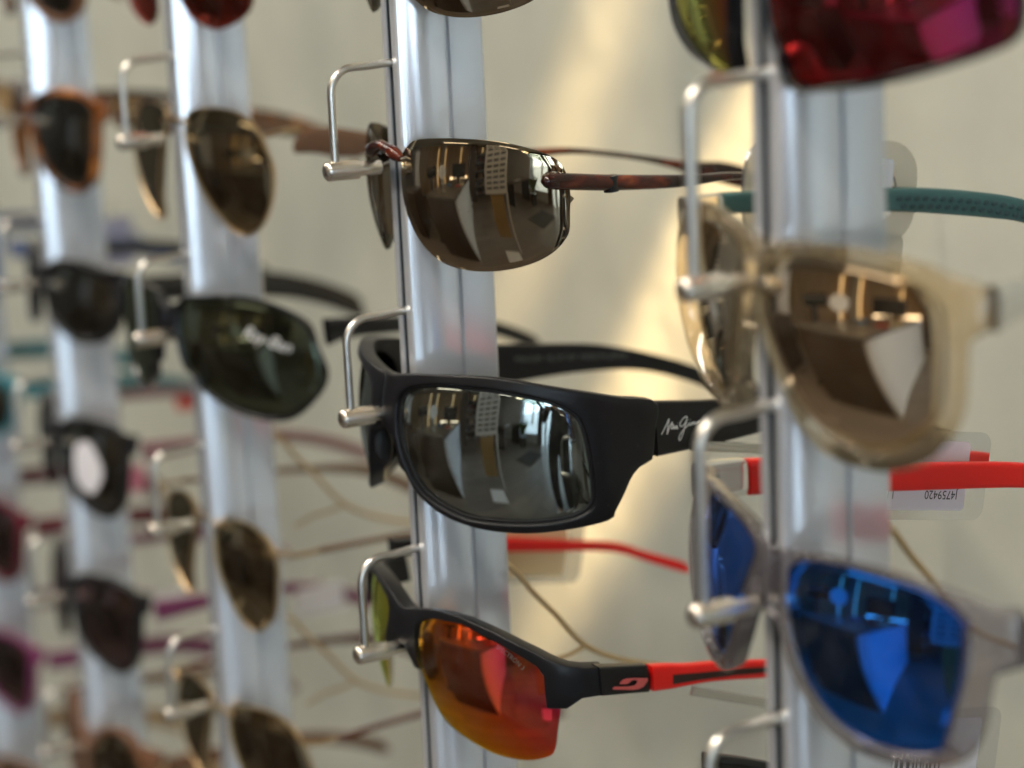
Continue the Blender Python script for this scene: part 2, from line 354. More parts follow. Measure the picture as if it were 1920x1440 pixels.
PA={'M1': (1.0, -6, -29.6, 2, 62, 2, 6), 'M2': (-1.3, -10.9, -110.7, 5.9, 63, 2.2, 4.6), 'M3': (-0.7, -9.2, -187, 3.5, 95, 4, 5.5), 'R1': (202.5, -5, -47.5, -2, 125, 4.5, 4), 'R2': (202, -4, -124.9, 0, 105, 5, 3), 'F1': (-204.5, -2.8, -29.9, 11, 122, 2.4, 3.5), 'F2': (-205.3, -11.2, -107, 13, 120, 1.6, 5), 'F3': (-206.7, -1.7, -196, 9.6, 135, 6, 2)}
SH={'M1': (80, 22), 'M2': (80, 24), 'M3': (62, 20), 'R1': (60, 12), 'R2': (64, 14), 'F1': (75, 12), 'F2': (72, 14), 'F3': (75, 12)}
LOGO=[[(65.2, -12.9), (66.1, -11.9), (67.4, -10.4), (68.6, -8.9), (68.9, -8.6), (68.5, -10.0), (67.9, -12.2), (67.6, -13.4), (68.5, -11.9), (69.2, -10.9), (69.9, -10.1), (70.2, -10.0), (69.9, -11.1), (69.6, -12.1)], [(70.7, -11.0), (70.1, -10.9), (69.7, -11.5), (69.7, -12.1), (70.2, -12.1), (70.7, -11.3), (70.6, -11.9), (70.8, -12.3)], [(71.1, -11.4), (70.8, -12.0), (71.0, -12.4), (71.6, -12.0), (71.9, -11.5), (71.6, -12.1), (71.8, -12.6)], [(72.3, -11.7), (72.0, -12.3), (72.2, -12.7), (72.6, -12.6)], [(72.6, -11.0), (72.7, -10.9)], [(73.3, -11.8), (73.7, -10.9), (75.0, -9.9), (76.4, -9.7), (76.6, -10.5), (75.5, -11.8), (74.2, -12.4), (73.5, -12.1), (73.3, -11.8)], [(76.6, -10.5), (75.8, -12.1), (74.3, -15.0), (73.2, -16.6), (72.6, -16.7), (72.6, -15.7), (73.7, -14.4), (75.7, -13.2), (76.9, -12.6), (77.4, -11.9), (77.1, -12.5), (77.3, -12.9), (77.8, -12.8), (78.3, -12.2), (77.9, -13.0), (79.0, -12.2), (79.2, -12.5), (78.9, -13.1), (79.8, -12.4), (80.1, -12.7), (79.8, -13.2), (80.6, -12.9), (81.9, -12.6)], [(77.7, -11.2), (77.9, -11.1)]]


# ------------------------------------------------------------------ materials
steel = mat('polished_steel', (.62, .59, .54), .28, 1); noise_bump(steel, 60, .06, 3, .0004, (400, 400, 6))
collar_m = mat('brushed_steel', (.74, .68, .6), .24, 1); noise_bump(collar_m, 300, .12, 3, .0003, (200, 4, 200))
alu = mat('anodised_aluminium', (.68, .70, .735), .14, .5, .6); noise_bump(alu, 1, .10, 4, .0002, (2600, 2600, 14), (.09, .2))
groove_m = mat('slot_shade', (.03, .035, .04), .6)  # dark colour stands in for the shade inside the post slots
wallm = mat('pale_green_beige_paint', (.61, .605, .525), .42, 0, .4)
noise_bump(wallm, 9, .2, 8, .02)
noise_col(wallm, [(.30, (.53, .545, .475)), (.70, (.65, .66, .565))], 14, 9)
matte_black = mat('matte_black_nylon', (.008, .008, .010), .36, 0, .35); noise_bump(matte_black, 2500, .12, 3, .0001)
specks(matte_black, 420, .70, (.10, .09, .08))
gloss_black = mat('glossy_black_acetate', (.008, .008, .01), .12, 0, .5)
rubber_black = mat('black_rubber', (.01, .01, .011), .55)
clearpad = clear_plastic('clear_silicone', (.75, .72, .64), .6, .15)
gold = mat('brass_wire', (.62, .47, .27), .3, 1)
goldm = mat('gold_metal', (.42, .30, .17), .32, 1)
white_print = mat('white_print', (.8, .8, .78), .5)
black_print = mat('black_print', (.02, .02, .025), .6)
tort = mat('tortoise_acetate', (.1, .02, .01), .13, 0, .5, coat=.15)
noise_col(tort, [(.40, (.018, .004, .003)), (.52, (.06, .009, .004)), (.62, (.15, .022, .007)), (.74, (.45, .11, .02))], 120, 2, (1, .5, 1), .3)
tort_amber = mat('amber_tortoise', (.5, .2, .04), .12, coat=.5)
noise_col(tort_amber, [(.38, (.03, .012, .006)), (.55, (.22, .07, .015)), (.75, (.55, .2, .04))], 50, 2, None, .5)
wine = mat('wine_red_acetate', (.10, .018, .014), .18, coat=.3)
redp = mat('bright_red_rubber', (.92, .008, .006), .36); noise_bump(redp, 2500, .06)
redslot = mat('dark_groove', (.03, .008, .006), .5)
teal = mat('teal_rubber', (.06, .15, .145), .45)
teal_dark = mat('dark_teal', (.03, .075, .075), .5)
champ = clear_plastic('champagne_crystal', (.88, .68, .36), .83, .035)
greyc = clear_plastic('grey_crystal', (.38, .34, .38), .74, .04)
frost = clear_plastic('frosted_tag_plastic', (.74, .70, .60), .42, .25)
clear_tag = clear_plastic('clear_tag_plastic', (.8, .78, .7), .62, .1)
label_m = mat('label_paper', (.78, .76, .80), .6)
cream_m = mat('cream_label_paper', (.88, .68, .38), .6)
brown_metal = mat('brown_acetate', (.16, .075, .04), .2, coat=.3)
olive_metal = mat('olive_bronze', (.3, .25, .17), .35, .8)
L_brown = mirror_lens('bronze_mirror_lens', (.60, .50, .36), .78, (.10, .06, .035), ramp=[(0, (.36, .29, .19)), (.5, (.40, .33, .24)), (.8, (.16, .14, .11)), (1, (.06, .055, .05))])
L_grey = mirror_lens('grey_mirror_lens', (.29, .32, .30), .86, (.04, .045, .04), dust=.014)
L_fire = mirror_lens('fire_mirror_lens', (.9, .2, .1), .80, (.55, .22, .05), xgrad=.15, ramp=[(.0, (.62, .03, .12)), (.13, (.85, .04, .07)), (.22, (1, .12, .02)), (.34, (1, .30, .02)), (.62, (.85, .75, .05)), (.85, (.6, .75, .2)), (1, (.9, .95, .7))], dust=.012)
L_gold = mirror_lens('gold_brown_mirror_lens', (.74, .55, .33), .85, (.3, .16, .05), ramp=[(0, (.74, .58, .40)), (.4, (.82, .66, .46)), (.75, (.5, .42, .3)), (1, (.3, .26, .2))])
L_blue = mirror_lens('blue_mirror_lens', (.05, .3, .95), .88, (.02, .03, .06), ramp=[(0, (.012, .13, .62)), (.35, (.015, .19, .85)), (.7, (.1, .2, .6)), (1, (.4, .4, .7))])
L_red = mirror_lens('ruby_mirror_lens', (.9, .06, .1), .85, (.5, .03, .03), ramp=[(0, (.40, .05, .24)), (.08, (.42, .03, .09)), (.22, (.5, .025, .04)), (.38, (.6, .03, .02)), (.55, (.3, .28, .05)), (1, (.5, .5, .2))])
L_green = mirror_lens('dark_green_lens', (.2, .24, .16), .45, (.02, .025, .012))
L_olive = mirror_lens('olive_brown_lens', (.36, .29, .17), .55, (.09, .06, .02), ramp=[(0, (.36, .28, .16)), (.5, (.30, .25, .16)), (1, (.12, .11, .10))])
L_dark = mirror_lens('dark_grey_lens', (.22, .23, .22), .5, (.02, .02, .02))
L_plum = mirror_lens('plum_lens', (.25, .17, .18), .45, (.04, .02, .02))
L_cherry = mirror_lens('cherry_lens', (.5, .08, .05), .5, (.35, .03, .02))
L_navy = mirror_lens('periwinkle_mirror_lens', (.35, .42, .9), .8, (.1, .1, .2))

# ------------------------------------------------------------------ setting: display wall and shop room
PITCH = .2031; FLOOR = -1.45; CEIL = 1.25; WY = .262
X0, X1, Y1 = -4.2, 3.9, -6.4
def slab(name, x0, x1, y0, y1, z0, z1, m, parent=None, bevel=0):
    b = MB(); b.box(x0, x1, y0, y1, z0, z1); return b.build(name, m, parent, smooth=False, bevel=bevel)
display_wall = tag(slab('display_wall', X0, X1, WY, WY+.1, FLOOR, CEIL, wallm), kind='structure')
floorm = mat('grey_oak_floor', (.2, .17, .15), .32)
def planks(m):
    N, L, b = nodes(m); tc = N.new('ShaderNodeTexCoord'); br = N.new('ShaderNodeTexBrick')
    br.inputs['Color1'].default_value = (.20, .17, .145, 1); br.inputs['Color2'].default_value = (.145, .125, .11, 1); br.inputs['Mortar'].default_value = (.05, .045, .04, 1)
    br.inputs['Scale'].default_value = 1; br.inputs['Brick Width'].default_value = 1.3; br.inputs['Row Height'].default_value = .18; br.inputs['Mortar Size'].default_value = .003
    L.new(tc.outputs['Object'], br.inputs['Vector']); L.new(br.outputs[0], b.inputs['Base Color'])
planks(floorm)
tag(slab('floor', X0, X1, Y1, WY, FLOOR-.1, FLOOR, floorm), kind='structure')
ceilm = mat('white_ceiling', (.52, .50, .45), .8)
tag(slab('ceiling', X0-.1, X1+.1, Y1-.1, WY+.1, CEIL, CEIL+.1, ceilm), kind='structure')
woodw = mat('warm_wood_panel', (.42, .30, .18), .4)
noise_col(woodw, [(.3, (.40, .27, .15)), (.7, (.66, .48, .30))], 5, 5, (4, 4, .2))
dark_panel = mat('dark_wood', (.065, .045, .032), .4)
greywall = mat('light_grey_wall', (.45, .44, .42), .6)
mat_r = mat('red_box', (.3, .04, .03), .5); mat_b = mat('blue_box', (.06, .12, .3), .5)
white_l = mat('white_laminate', (.66, .66, .70), .35)
black_m = mat('black_powder_coat', (.015, .015, .015), .4)
glassm = clear_plastic('window_glass', (.9, .95, 1), .97, .02)
wallb = tag(slab('back_wall', X0, X1, Y1-.1, Y1, FLOOR, CEIL, greywall), kind='structure')
for i in range(34):                                                   # vertical wood panels on the back wall
    x = -3.4+i*.155
    if 14 <= i <= 15: continue
    p = slab('panel', x, x+.145, Y1, Y1+.03+.01*(i % 2), FLOOR+.1, CEIL-.25, woodw, wallb)
tag(slab('side_wall', X0-.1, X0, Y1, WY, FLOOR, CEIL, mat('dark_grey_wall', (.2, .2, .2), .6)), kind='structure')
tag(slab('pillar', .75, 1.15, -5.2, -4.85, FLOOR, CEIL, dark_panel), 'dark square pillar standing in the middle of the shop', 'pillar')
# shop front at +x: posts, window, glass door
sf = empty('shop_front', (X1, 0, FLOOR)); tag(sf, 'glazed shop front with a tall window and a glass door beside a dark post', 'shop front')
def sfp(name, y0, y1, z0, z1, m, x0=0, x1=.08): return slab(name, x0, x1, y0, y1, z0-FLOOR, z1-FLOOR, m, sf)
whitep = mat('white_render', (.6, .62, .66), .6)
sfp('wall_section', Y1, -3.65, FLOOR, CEIL, whitep); sfp('wall_section', -.55, WY, FLOOR, CEIL, whitep)
sfp('lintel', -3.65, -.55, .95, CEIL, dark_panel); sfp('sill', -3.65, -2.45, FLOOR, -1.15, whitep)
for y in (-2.45, -2.05, -1.15, -.60): sfp('post', y, y+(.22 if y == -2.45 else .05), FLOOR, .95, dark_panel, -.02, .1)
sfp('pane', -3.65, -2.45, -1.15, .95, glassm, .035, .041); sfp('pane', -2.23, -2.05, FLOOR, .95, glassm, .035, .041)
sfp('pane', -2.0, -1.15, FLOOR, .95, glassm, .035, .041); sfp('pane', -1.10, -.60, FLOOR, .95, glassm, .035, .041)
pave = mat('pavement_concrete', (.4, .4, .4), .8)
tag(slab('pavement', X1+.1, 14, -12, 6, FLOOR-.12, FLOOR-.02, pave), kind='structure')
# tree and parked car beyond the window
leafm = mat('tree_leaves', (.10, .17, .035), .6); barkm = mat('bark', (.12, .09, .06), .8)
tr = empty('street_tree', (7.2, -5.2, FLOOR)); tag(tr, 'leafy green street tree outside the shop window', 'tree')
b = MB(); b.tube([(0, 0, 0), (.03, 0, 1.2), (-.05, .05, 2.2)], [.1, .08, .05]); b.tube([(0, 0, 1.3), (.5, .3, 2.3)], [.05, .02]); b.tube([(0, 0, 1.4), (-.4, -.5, 2.4)], [.05, .02]); b.build('trunk', barkm, tr)
b = MB()
for i in range(900):
    a, c_, rr = random.uniform(0, 6.28), random.uniform(-1, 1), random.random()**.4
    s_ = math.sqrt(1-c_*c_); P = Vector((1.5*rr*s_*math.cos(a), 1.5*rr*s_*math.sin(a), 2.5+1.2*rr*c_))
    q = Matrix.Rotation(random.uniform(0, 6.28), 3, Vector((random.random(), random.random(), random.random())).normalized())
    b.add([P+q @ Vector(t) for t in ((-.08, 0, 0), (0, .05, .01), (.09, 0, 0), (0, -.05, -.01))], [(0, 1, 2, 3)])
b.build('crown', leafm, tr, smooth=False)
# ceiling light panels
panel_e = mat('light_diffuser', (.9, .9, .9), .5, emit=(1, .86, .66), estr=3.6)
frame_w = mat('light_frame', (.7, .7, .7), .4)
cool_e = mat('cool_diffuser', (.9, .9, .9), .5, emit=(1, .9, .75), estr=3.5)
for i, (x, y, e, wh) in enumerate([(-2.2, -1.6, panel_e, 'first ceiling light from the side wall, nearer the display wall'), (-.2, -3.9, panel_e, 'ceiling light over the far end of the white counter'), (.9, -1.9, panel_e, 'ceiling light above the white standing display panel'), (2.6, -3.6, cool_e, 'ceiling light nearest the shop window')]):
    t = empty('ceiling_light', (x, y, CEIL-.03)); tag(t, 'rectangular glowing '+wh, 'ceiling light', 'ceiling lights of the shop')
    slab('frame', -.64, .64, -.17, .17, -.01, .03, frame_w, t); slab('diffuser', -.6, .6, -.13, .13, -.016, -.011, e, t)
# warm glowing strips low on the back wall
cove_e = mat('cove_diffuser', (.9, .8, .6), .5, emit=(1, .78, .45), estr=.8)
for i, x in enumerate((-1.5, -.9, .3, 1.9, 2.3)):
    t = slab('cove_light', x, x+.05, Y1+.06, Y1+.09, -.9, .8, cove_e); tag(t, ('leftmost', 'second', 'third', 'fourth', 'rightmost')[i]+' of the tall glowing strips between the wood panels', 'wall light', 'tall light strips on the back wall')
for x in (-.45, .35):
    t = slab('wall_light', x, x+.5, Y1+.05, Y1+.07, -.62, -.52, panel_e); tag(t, 'warm glowing strip on the back wall '+('left' if x < 0 else 'right')+' of the two beyond the counter', 'wall light', 'light strips on the back wall')
# warm spotlights grazing the display wall
spotm = mat('spot_housing', (.03, .03, .03), .4)
def spotlight(loc, aim, watt, ang, blend, col, label, size=.02):
    t = empty('track_spotlight', loc); tag(t, label, 'spotlight', 'spotlights above the display wall')
    d = (Vector(aim)-Vector(loc)).normalized(); t.rotation_euler = d.to_track_quat('-Z', 'Y').to_euler()
    b = MB(); b.tube([(0, 0, .14), (0, 0, .02)], .045, 20); b.build('housing', spotm, t)
    b = MB(); b.tube([(0, 0, .14), (0, 0, .20)], .012, 10); b.build('stem', spotm, t)
    ld = bpy.data.lights.new('lamp', 'SPOT'); ld.energy = watt; ld.spot_size = R_(ang); ld.spot_blend = blend; ld.color = col; ld.shadow_soft_size = size
    lo = bpy.data.objects.new('lamp', ld); COL.objects.link(lo); lo.parent = t; lo.location = (0, 0, .015)
WARM = (1, .68, .34)
rail = empty('added_light_rail', (-.8, -.75, CEIL-.06)); tag(rail, 'added unseen light rail on the ceiling that brightens the display wall', 'light rail')  # added fixture, out of view, to brighten the wall and posts
rail_e = mat('added_rail_glow', (.9, .9, .9), .5, emit=(1, .93, .82), estr=20)
b = MB(); b.box(-2.2, 2.2, -.05, .05, 0, .05); b.build('housing', frame_w, rail, smooth=False)
b = MB(); b.box(-2.18, 2.18, -.04, .04, -.006, -.001); b.build('diffuser', rail_e, rail, smooth=False)
spotlight((.80, .06, 1.1), (-.20, WY, -.10), 330, 3.6, .8, WARM, 'black track spotlight aimed at the wall behind the nearest post', .012)
spotlight((.66, .07, 1.1), (-.262, WY, -.16), 380, 2.2, .8, WARM, 'black track spotlight with the narrowest warm beam on the display wall', .01)
spotlight((.50, .05, 1.1), (-.345, WY, -.06), 230, 2.6, .9, WARM, 'black track spotlight aimed between the middle and nearest posts', .02)
spotlight((.25, .0, 1.1), (-.40, WY, -.30), 90, 5, .9, WARM, 'black track spotlight aimed low behind the middle post', .02)
spotlight((-.1, -1.0, 1.15), (-.1, 0, -.1), 10, 40, .8, (1, .80, .58), 'black track spotlight lighting the front of the posts')

# counter, display panel, rug, desk, plant (seen in the lenses)
ct = empty('counter', (-.05, -1.62, FLOOR)); tag(ct, 'long white shop counter with a dark wooden end', 'counter'); ct.rotation_euler = (0, 0, R_(-74.8))
slab('side_panel', .002, 2.6, .0, .03, 0, 1.0, white_l, ct); slab('body', .02, 2.58, -.72, -.001, 0, .98, white_l, ct)
slab('end_panel', -.022, .018, -.72, -.002, 0, 1.0, dark_panel, ct); slab('top', -.04, 2.62, -.75, .04, 1.003, 1.04, mat('slate_counter_top', (.13, .12, .11), .3), ct)
mn = empty('monitor', (.12, -3.0, FLOOR+1.04)); tag(mn, 'black computer monitor standing on the white counter', 'monitor'); mn.rotation_euler = (0, 0, R_(20))
slab('screen', -.24, .24, 0, .03, .12, .44, black_m, mn, .004); slab('stand', -.02, .02, .032, .05, .01, .3, black_m, mn); slab('foot', -.1, .1, -.05, .09, 0, .012, black_m, mn)
pf = empty('mirror', (-.35, -2.1, FLOOR+1.04)); tag(pf, 'round table mirror on a stalk near the end of the counter', 'mirror'); pf.rotation_euler = (0, 0, R_(-20))
b = MB(); b.tube([(0, -.008, .3), (0, .008, .3)], .11, 28); b.build('glass', white_l, pf, smooth=False); b = MB(); b.tube([(0, 0, 0), (0, 0, .2)], .008); b.tube([(0, 0, 0), (0, 0, .01)], .07, 20); b.build('stalk', steel, pf)
for i, (bx, by, bc) in enumerate(((-.02, -2.45, (.35, .05, .04)), (.1, -2.6, (.6, .55, .4)), (-.3, -2.7, (.1, .2, .35)))):
    tag(slab('eyewear_case', bx, bx+.16, by, by+.07, FLOOR+1.04, FLOOR+1.09, mat('case_leather', bc, .5), bevel=.01), ('red', 'cream', 'blue')[i]+' glasses case lying on the counter top', 'glasses case', 'glasses cases on the counter')
dp = empty('standing_display', (.83, -1.62, FLOOR)); tag(dp, 'white standing display panel with dark rows and a white foot', 'display stand'); dp.rotation_euler = (0, 0, R_(28))
slab('panel', -.22, .22, -.01, .01, 1.0, 1.95, white_l, dp)
b = MB()
for r in range(12):
    for c_ in range(3): slab('display_frame', -.18+c_*.13, -.08+c_*.13, .011, .02, 1.07+r*.072, 1.095+r*.072, black_m, dp)
slab('lower_panel', -.12, .14, -.01, .01, .32, .98, mat('ochre_panel', (.32, .2, .07), .5), dp); slab('foot', -.14, .16, -.02, .34, .0, .02, white_l, dp)
slab('post', .2, .23, -.012, .012, .02, 1.0, white_l, dp)
tag(slab('rug', 2.3, 3.2, -2.4, -1.75, FLOOR+.004, FLOOR+.012, mat('dark_mat', (.04, .04, .035), .9)), 'dark rectangular doormat inside the glass door', 'doormat')
dk = empty('desk', (3.1, -3.6, FLOOR)); tag(dk, 'dark desk by the shop window with papers on it', 'desk')
slab('top', -.6, .45, -.3, .3, .7, .73, dark_panel, dk)
for x in (-.58, .4): slab('leg', x, x+.04, -.28, .28, 0, .699, black_m, dk)
slab('paper', -.3, 0, -.1, .12, .732, .75, white_l, dk)
pt = empty('potted_plant', (3.35, -2.9, FLOOR)); tag(pt, 'green potted plant by the shop window', 'plant')
b = MB(); b.tube([(0, 0, 0), (0, 0, .35)], [.12, .16], 16); b.build('pot', black_m, pt)
b = MB()
for i in range(70):
    a = random.uniform(0, 6.28); l = random.uniform(.2, .5); e = Vector((math.cos(a)*l*.6, math.sin(a)*l*.6, .35+l)); s_ = Vector((-math.sin(a), math.cos(a), 0))*.04
    mid = e*.55+Vector((0, 0, .22)); b.add([Vector((0, 0, .33)), mid+s_, e, mid-s_], [(0, 1, 2, 3)])
b.build('leaves', leafm, pt, smooth=False)
for i, (sx, sy, sr) in enumerate(((1.6, -5.9, 0), (2.9, -5.9, 0), (-2.6, -4.6, 60))):
    sh = empty('shelf_unit', (sx, sy, FLOOR)); sh.rotation_euler = (0, 0, R_(sr)); tag(sh, ('shelf unit against the wood panels, beside the pillar', 'shelf unit against the wood panels, nearer the shop front', 'shelf unit standing askew in the far corner')[i], 'shelf', 'shelf units of the shop')
    for x in (-.5, .47): slab('side', x, x+.03, -.15, .15, 0, 1.9, white_l, sh)
    for k in range(6): slab('shelf', -.468, .468, -.14, .14, .1+k*.34, .12+k*.34, white_l, sh)
    slab('back', -.468, .468, -.165, -.151, 0, 1.9, dark_panel, sh)
    for k in range(5):
        for j in range(6):
            if random.random() < .8: slab('box', -.44+j*.15, -.44+j*.15+random.uniform(.08, .12), -.05, .1, .121+k*.34, .121+k*.34+random.uniform(.08, .24), (black_m, woodw, mat_r, mat_b, white_l)[random.randrange(5)], sh)
pdl = empty('pendant_light', (2.9, -2.75, CEIL)); tag(pdl, 'sparkling cluster pendant lamp hanging near the shop window', 'pendant lamp')
b = MB(); b.tube([(0, 0, 0), (0, 0, -.35)], .006); b.build('cord', black_m, pdl)
b = MB()
for i in range(26):
    a = random.uniform(0, 6.28); c_ = random.uniform(-1, 1); q = math.sqrt(1-c_*c_)*.15; b.blob((q*math.cos(a), q*math.sin(a), -.5+.15*c_), .025, .025, .025, 8, 6)
tag(b.build('glass_beads', mat('lit_beads', (.9, .85, .7), .2, emit=(1, .85, .6), estr=5), pdl), kind='stuff')
# desk lamp and stool like dark shapes at the left of the counter
ds = empty('examination_stand', (-.75, -2.35, FLOOR)); tag(ds, 'black instrument stand beside the white counter', 'instrument')
b = MB(); b.tube([(0, 0, 0), (0, 0, 1.25)], .035); b.build('pole', black_m, ds)
b = MB(); b.tube([(-.12, 0, 1.3), (.16, 0, 1.36)], .09, 14); b.build('head', black_m, ds)
slab('base', -.25, .25, -.2, .2, 0, .05, black_m, ds)
tag(slab('cabinet', -2.1, -1.5, -3.0, -2.2, FLOOR, -.5, dark_panel, bevel=.01), 'dark wooden cabinet left of the white counter', 'cabinet')

# ------------------------------------------------------------------ photographer (seen mirrored in the black wrap lens)
skin = mat('skin', (.5, .3, .22), .5); cloth = mat('dark_cotton', (.03, .03, .035), .8); shoem = mat('pale_canvas_shoe', (.6, .6, .58), .7); hairm = mat('dark_hair', (.02, .015, .01), .6)
pr_ = empty('person', (1.42, -.46, FLOOR)); pr_.rotation_euler = (0, 0, R_(80))   # local -y... faces the wall
tag(pr_, 'person in dark clothes and pale shoes holding a phone up', 'person')
def skinned(name, pts, edges, rad, m, parent, sub=2):
    me = bpy.data.meshes.new(name); me.from_pydata(pts, edges, []); me.materials.append(m)
    o = bpy.data.objects.new(name, me); COL.objects.link(o); o.parent = parent
    s_ = o.modifiers.new('s', 'SKIN')
    for v, r in zip(me.skin_vertices[0].data if me.skin_vertices else [], rad): v.radius = r
    s_.use_smooth_shade = True
    q = o.modifiers.new('u', 'SUBSURF'); q.levels = q.render_levels = sub
    return o
def body_mesh(name, pts, edges, rad, m, parent, root=0):
    bm_me = bpy.data.meshes.new(name); bm_me.from_pydata(pts, edges, []); bm_me.materials.append(m)
    import bmesh
    bm = bmesh.new(); bm.from_mesh(bm_me); lay = bm.verts.layers.skin.verify(); bm.verts.ensure_lookup_table()
    for i, r in enumerate(rad): bm.verts[i][lay].radius = r if isinstance(r, tuple) else (r, r)
    bm.verts[root][lay].use_root = True; bm.to_mesh(bm_me); bm.free()
    o = bpy.data.objects.new(name, bm_me); COL.objects.link(o); o.parent = parent
    s_ = o.modifiers.new('s', 'SKIN'); s_.use_smooth_shade = True
    q = o.modifiers.new('u', 'SUBSURF'); q.levels = q.render_levels = 2
    return o
# faces local +y (towards the display after rotation)
bp = [(0, 0, .93), (0, 0, 1.08), (0, .0, 1.25), (0, 0, 1.38), (0, .01, 1.45), (0, .02, 1.52), (0, .035, 1.60), (0, .03, 1.68),
      (.17, 0, 1.36), (.24, .05, 1.12), (.13, .24, 1.26), (.06, .31, 1.36),
      (-.17, 0, 1.36), (-.24, .05, 1.12), (-.13, .24, 1.26), (-.06, .31, 1.36),
      (.09, 0, .86), (.10, .02, .48), (.10, -.02, .09), (.10, .10, .03),
      (-.09, 0, .86), (-.10, .02, .48), (-.10, -.02, .09), (-.10, .10, .03)]
be = [(0, 1), (1, 2), (2, 3), (3, 4), (4, 5), (5, 6), (6, 7), (3, 8), (8, 9), (9, 10), (10, 11), (3, 12), (12, 13), (13, 14), (14, 15),
      (0, 16), (16, 17), (17, 18), (18, 19), (0, 20), (20, 21), (21, 22), (22, 23)]
br = [(.15, .11), (.13, .10), (.15, .11), (.13, .09), .055, .06, (.075, .09), (.06, .075), .055, .042, .034, .026, .055, .042, .034, .026, .085, .06, .04, .035, .085, .06, .04, .035]
bd = body_mesh('body', bp, be, br, skin, pr_)
cp = [(x, y, z) for x, y, z in bp]
cl = body_mesh('clothing', [bp[i] for i in (0, 1, 2, 3, 8, 9, 10, 12, 13, 14, 16, 17, 18, 20, 21, 22)],
               [(0, 1), (1, 2), (2, 3), (3, 4), (4, 5), (5, 6), (3, 7), (7, 8), (8, 9), (0, 10), (10, 11), (11, 12), (0, 13), (13, 14), (14, 15)],
               [(.17, .13), (.15, .12), (.17, .13), (.145, .105), .07, .056, .046, .07, .056, .046, .10, .075, .06, .10, .075, .06], cloth, pr_)
b = MB(); b.blob((0, .0, 1.67), .09, .10, .105, 16, 10); b.build('hair', hairm, pr_)
for s_ in (1, -1):
    b = MB(); b.blob((s_*.10, .06, .045), .05, .14, .045, 14, 8); b.build('shoe', shoem, pr_)
    for k in range(4):                                                # fingers round the phone
        z = 1.33+k*.02; x = s_*(.062-.004*k)
        b = MB(); b.tube([(x, .30, z), (x*1.12, .335, z+.004), (x*.9, .352, z+.004), (x*.45, .356, z)], [.009, .0085, .008, .007], 8); b.build('finger', skin, pr_)
    b = MB(); b.tube([(s_*.06, .31, 1.35), (s_*.055, .315, 1.385), (s_*.03, .325, 1.40)], [.011, .010, .008], 8); b.build('thumb', skin, pr_)
ph = empty('phone', (1.42-.342, -.46+.06, FLOOR+1.37)); ph.rotation_euler = (0, 0, R_(80)); tag(ph, 'black phone held upright by the person in dark clothes', 'phone')
slab('body', -.075, .075, -.004, .004, -.037, .037, gloss_black, ph, bevel=.003); slab('camera_bump', -.07, -.035, .0042, .006, 0, .032, black_m, ph)

# ------------------------------------------------------------------ posts
CX = -2.6
def post_profile():
    """right half of the extrusion, mm, from the slot lip round to the back"""
    pts = [(1.4, 7), (1.4, 1.0), (1.6, 0), (4.6, 0), (5.5, .5)]
    x = 5.5
    y = .5
    while y < 15.0:
        a = 43*(1-y/15.5)**1.15; x += math.tan(R_(a))*.75*.62; y += .75; pts.append((x, y))
    pts += [(x+.1, 15.4), (x-.9, 15.7), (x-.9, 16.5), (x+.2, 16.8), (x+.35, 17.3), (x+.5, 28.2), (x+.1, 28.8), (x-1.2, 29.0)]
    return pts
pp = post_profile(); ring = [(x, y) for x, y in pp]+[(-x, y) for x, y in reversed(pp)]
V = []; F = []; n = len(ring)
for z in (-1450+2, 1240):
    for x, y in ring: V.append((x, y, z))
for i in range(n): F.append((i, n+i, n+(i+1) % n, (i+1) % n))
F += [tuple(range(n)), tuple(range(2*n-1, n-1, -1))]
post_names = {0: 'aluminium display post nearest the camera, right side of the photo', 1: 'sharp aluminium display post in the middle, behind the black wrap sunglasses',
              2: 'aluminium display post holding the two aviators, left of the middle one', 3: 'blurred aluminium display post second from the left edge',
              4: 'very blurred aluminium display post at the left edge of the photo'}
posts = {}
for k in range(5):
    t = empty('display_post', ((1-k)*PITCH+CX*.001, 0, 0)); tag(t, post_names[k], 'display post', 'vertical aluminium posts of the eyewear display')
    if k == 0:
        pm = put('extrusion', V, F, alu, t, scale=.001, angle=28).data
        b = MB(); b.box(-1.1, 1.1, 5.5, 7.2, -1445, 1235); b.box(-1.41, -1.1, .45, 7.2, -1445, 1235); b.box(1.1, 1.41, .45, 7.2, -1445, 1235); sm = b.build('slot_shade_strip', groove_m, t, smooth=False, scale=.001).data  # dark boxes paint the shade on the slot floor and sides
    else:
        for nm, me in (('extrusion', pm), ('slot_shade_strip', sm)):
            o = bpy.data.objects.new(nm, me); COL.objects.link(o); o.parent = t
    posts[k] = t

# ------------------------------------------------------------------ hooks (bent wire with a nose peg)
def hook_meshes(drop):
    wr = 1.65 if drop > 40 else 1.3
    wy = -21.2; r = 8; pts = [(0, 4.0, 0)]+[(0, -2, -.0), (0, wy+r+4, -.6)]
    for i in range(9):
        a = math.pi/2*i/8; pts.append((0, wy+r-r*math.sin(a), -.6-r+r*math.cos(a)))
    pts += [(0, wy, -drop*.5), (0, wy, -drop+2.0)]
    b = MB(); b.tube(pts, wr, 16); wire = b
    p = MB(); prof = [(-25.4, .2), (-25.3, 1.4), (-24.9, 2.3), (-24.2, 3.0), (-23.6, 3.2), (-13.6, 3.2), (-13.4, 2.9), (-13.3, 2.35), (-6.2, 2.35), (-5.6, 2.1), (-5.4, .3)]
    p.tube([(0, y, -drop) for y, _ in prof], [r_ for _, r_ in prof], 22)
    return wire, p
hk = {}
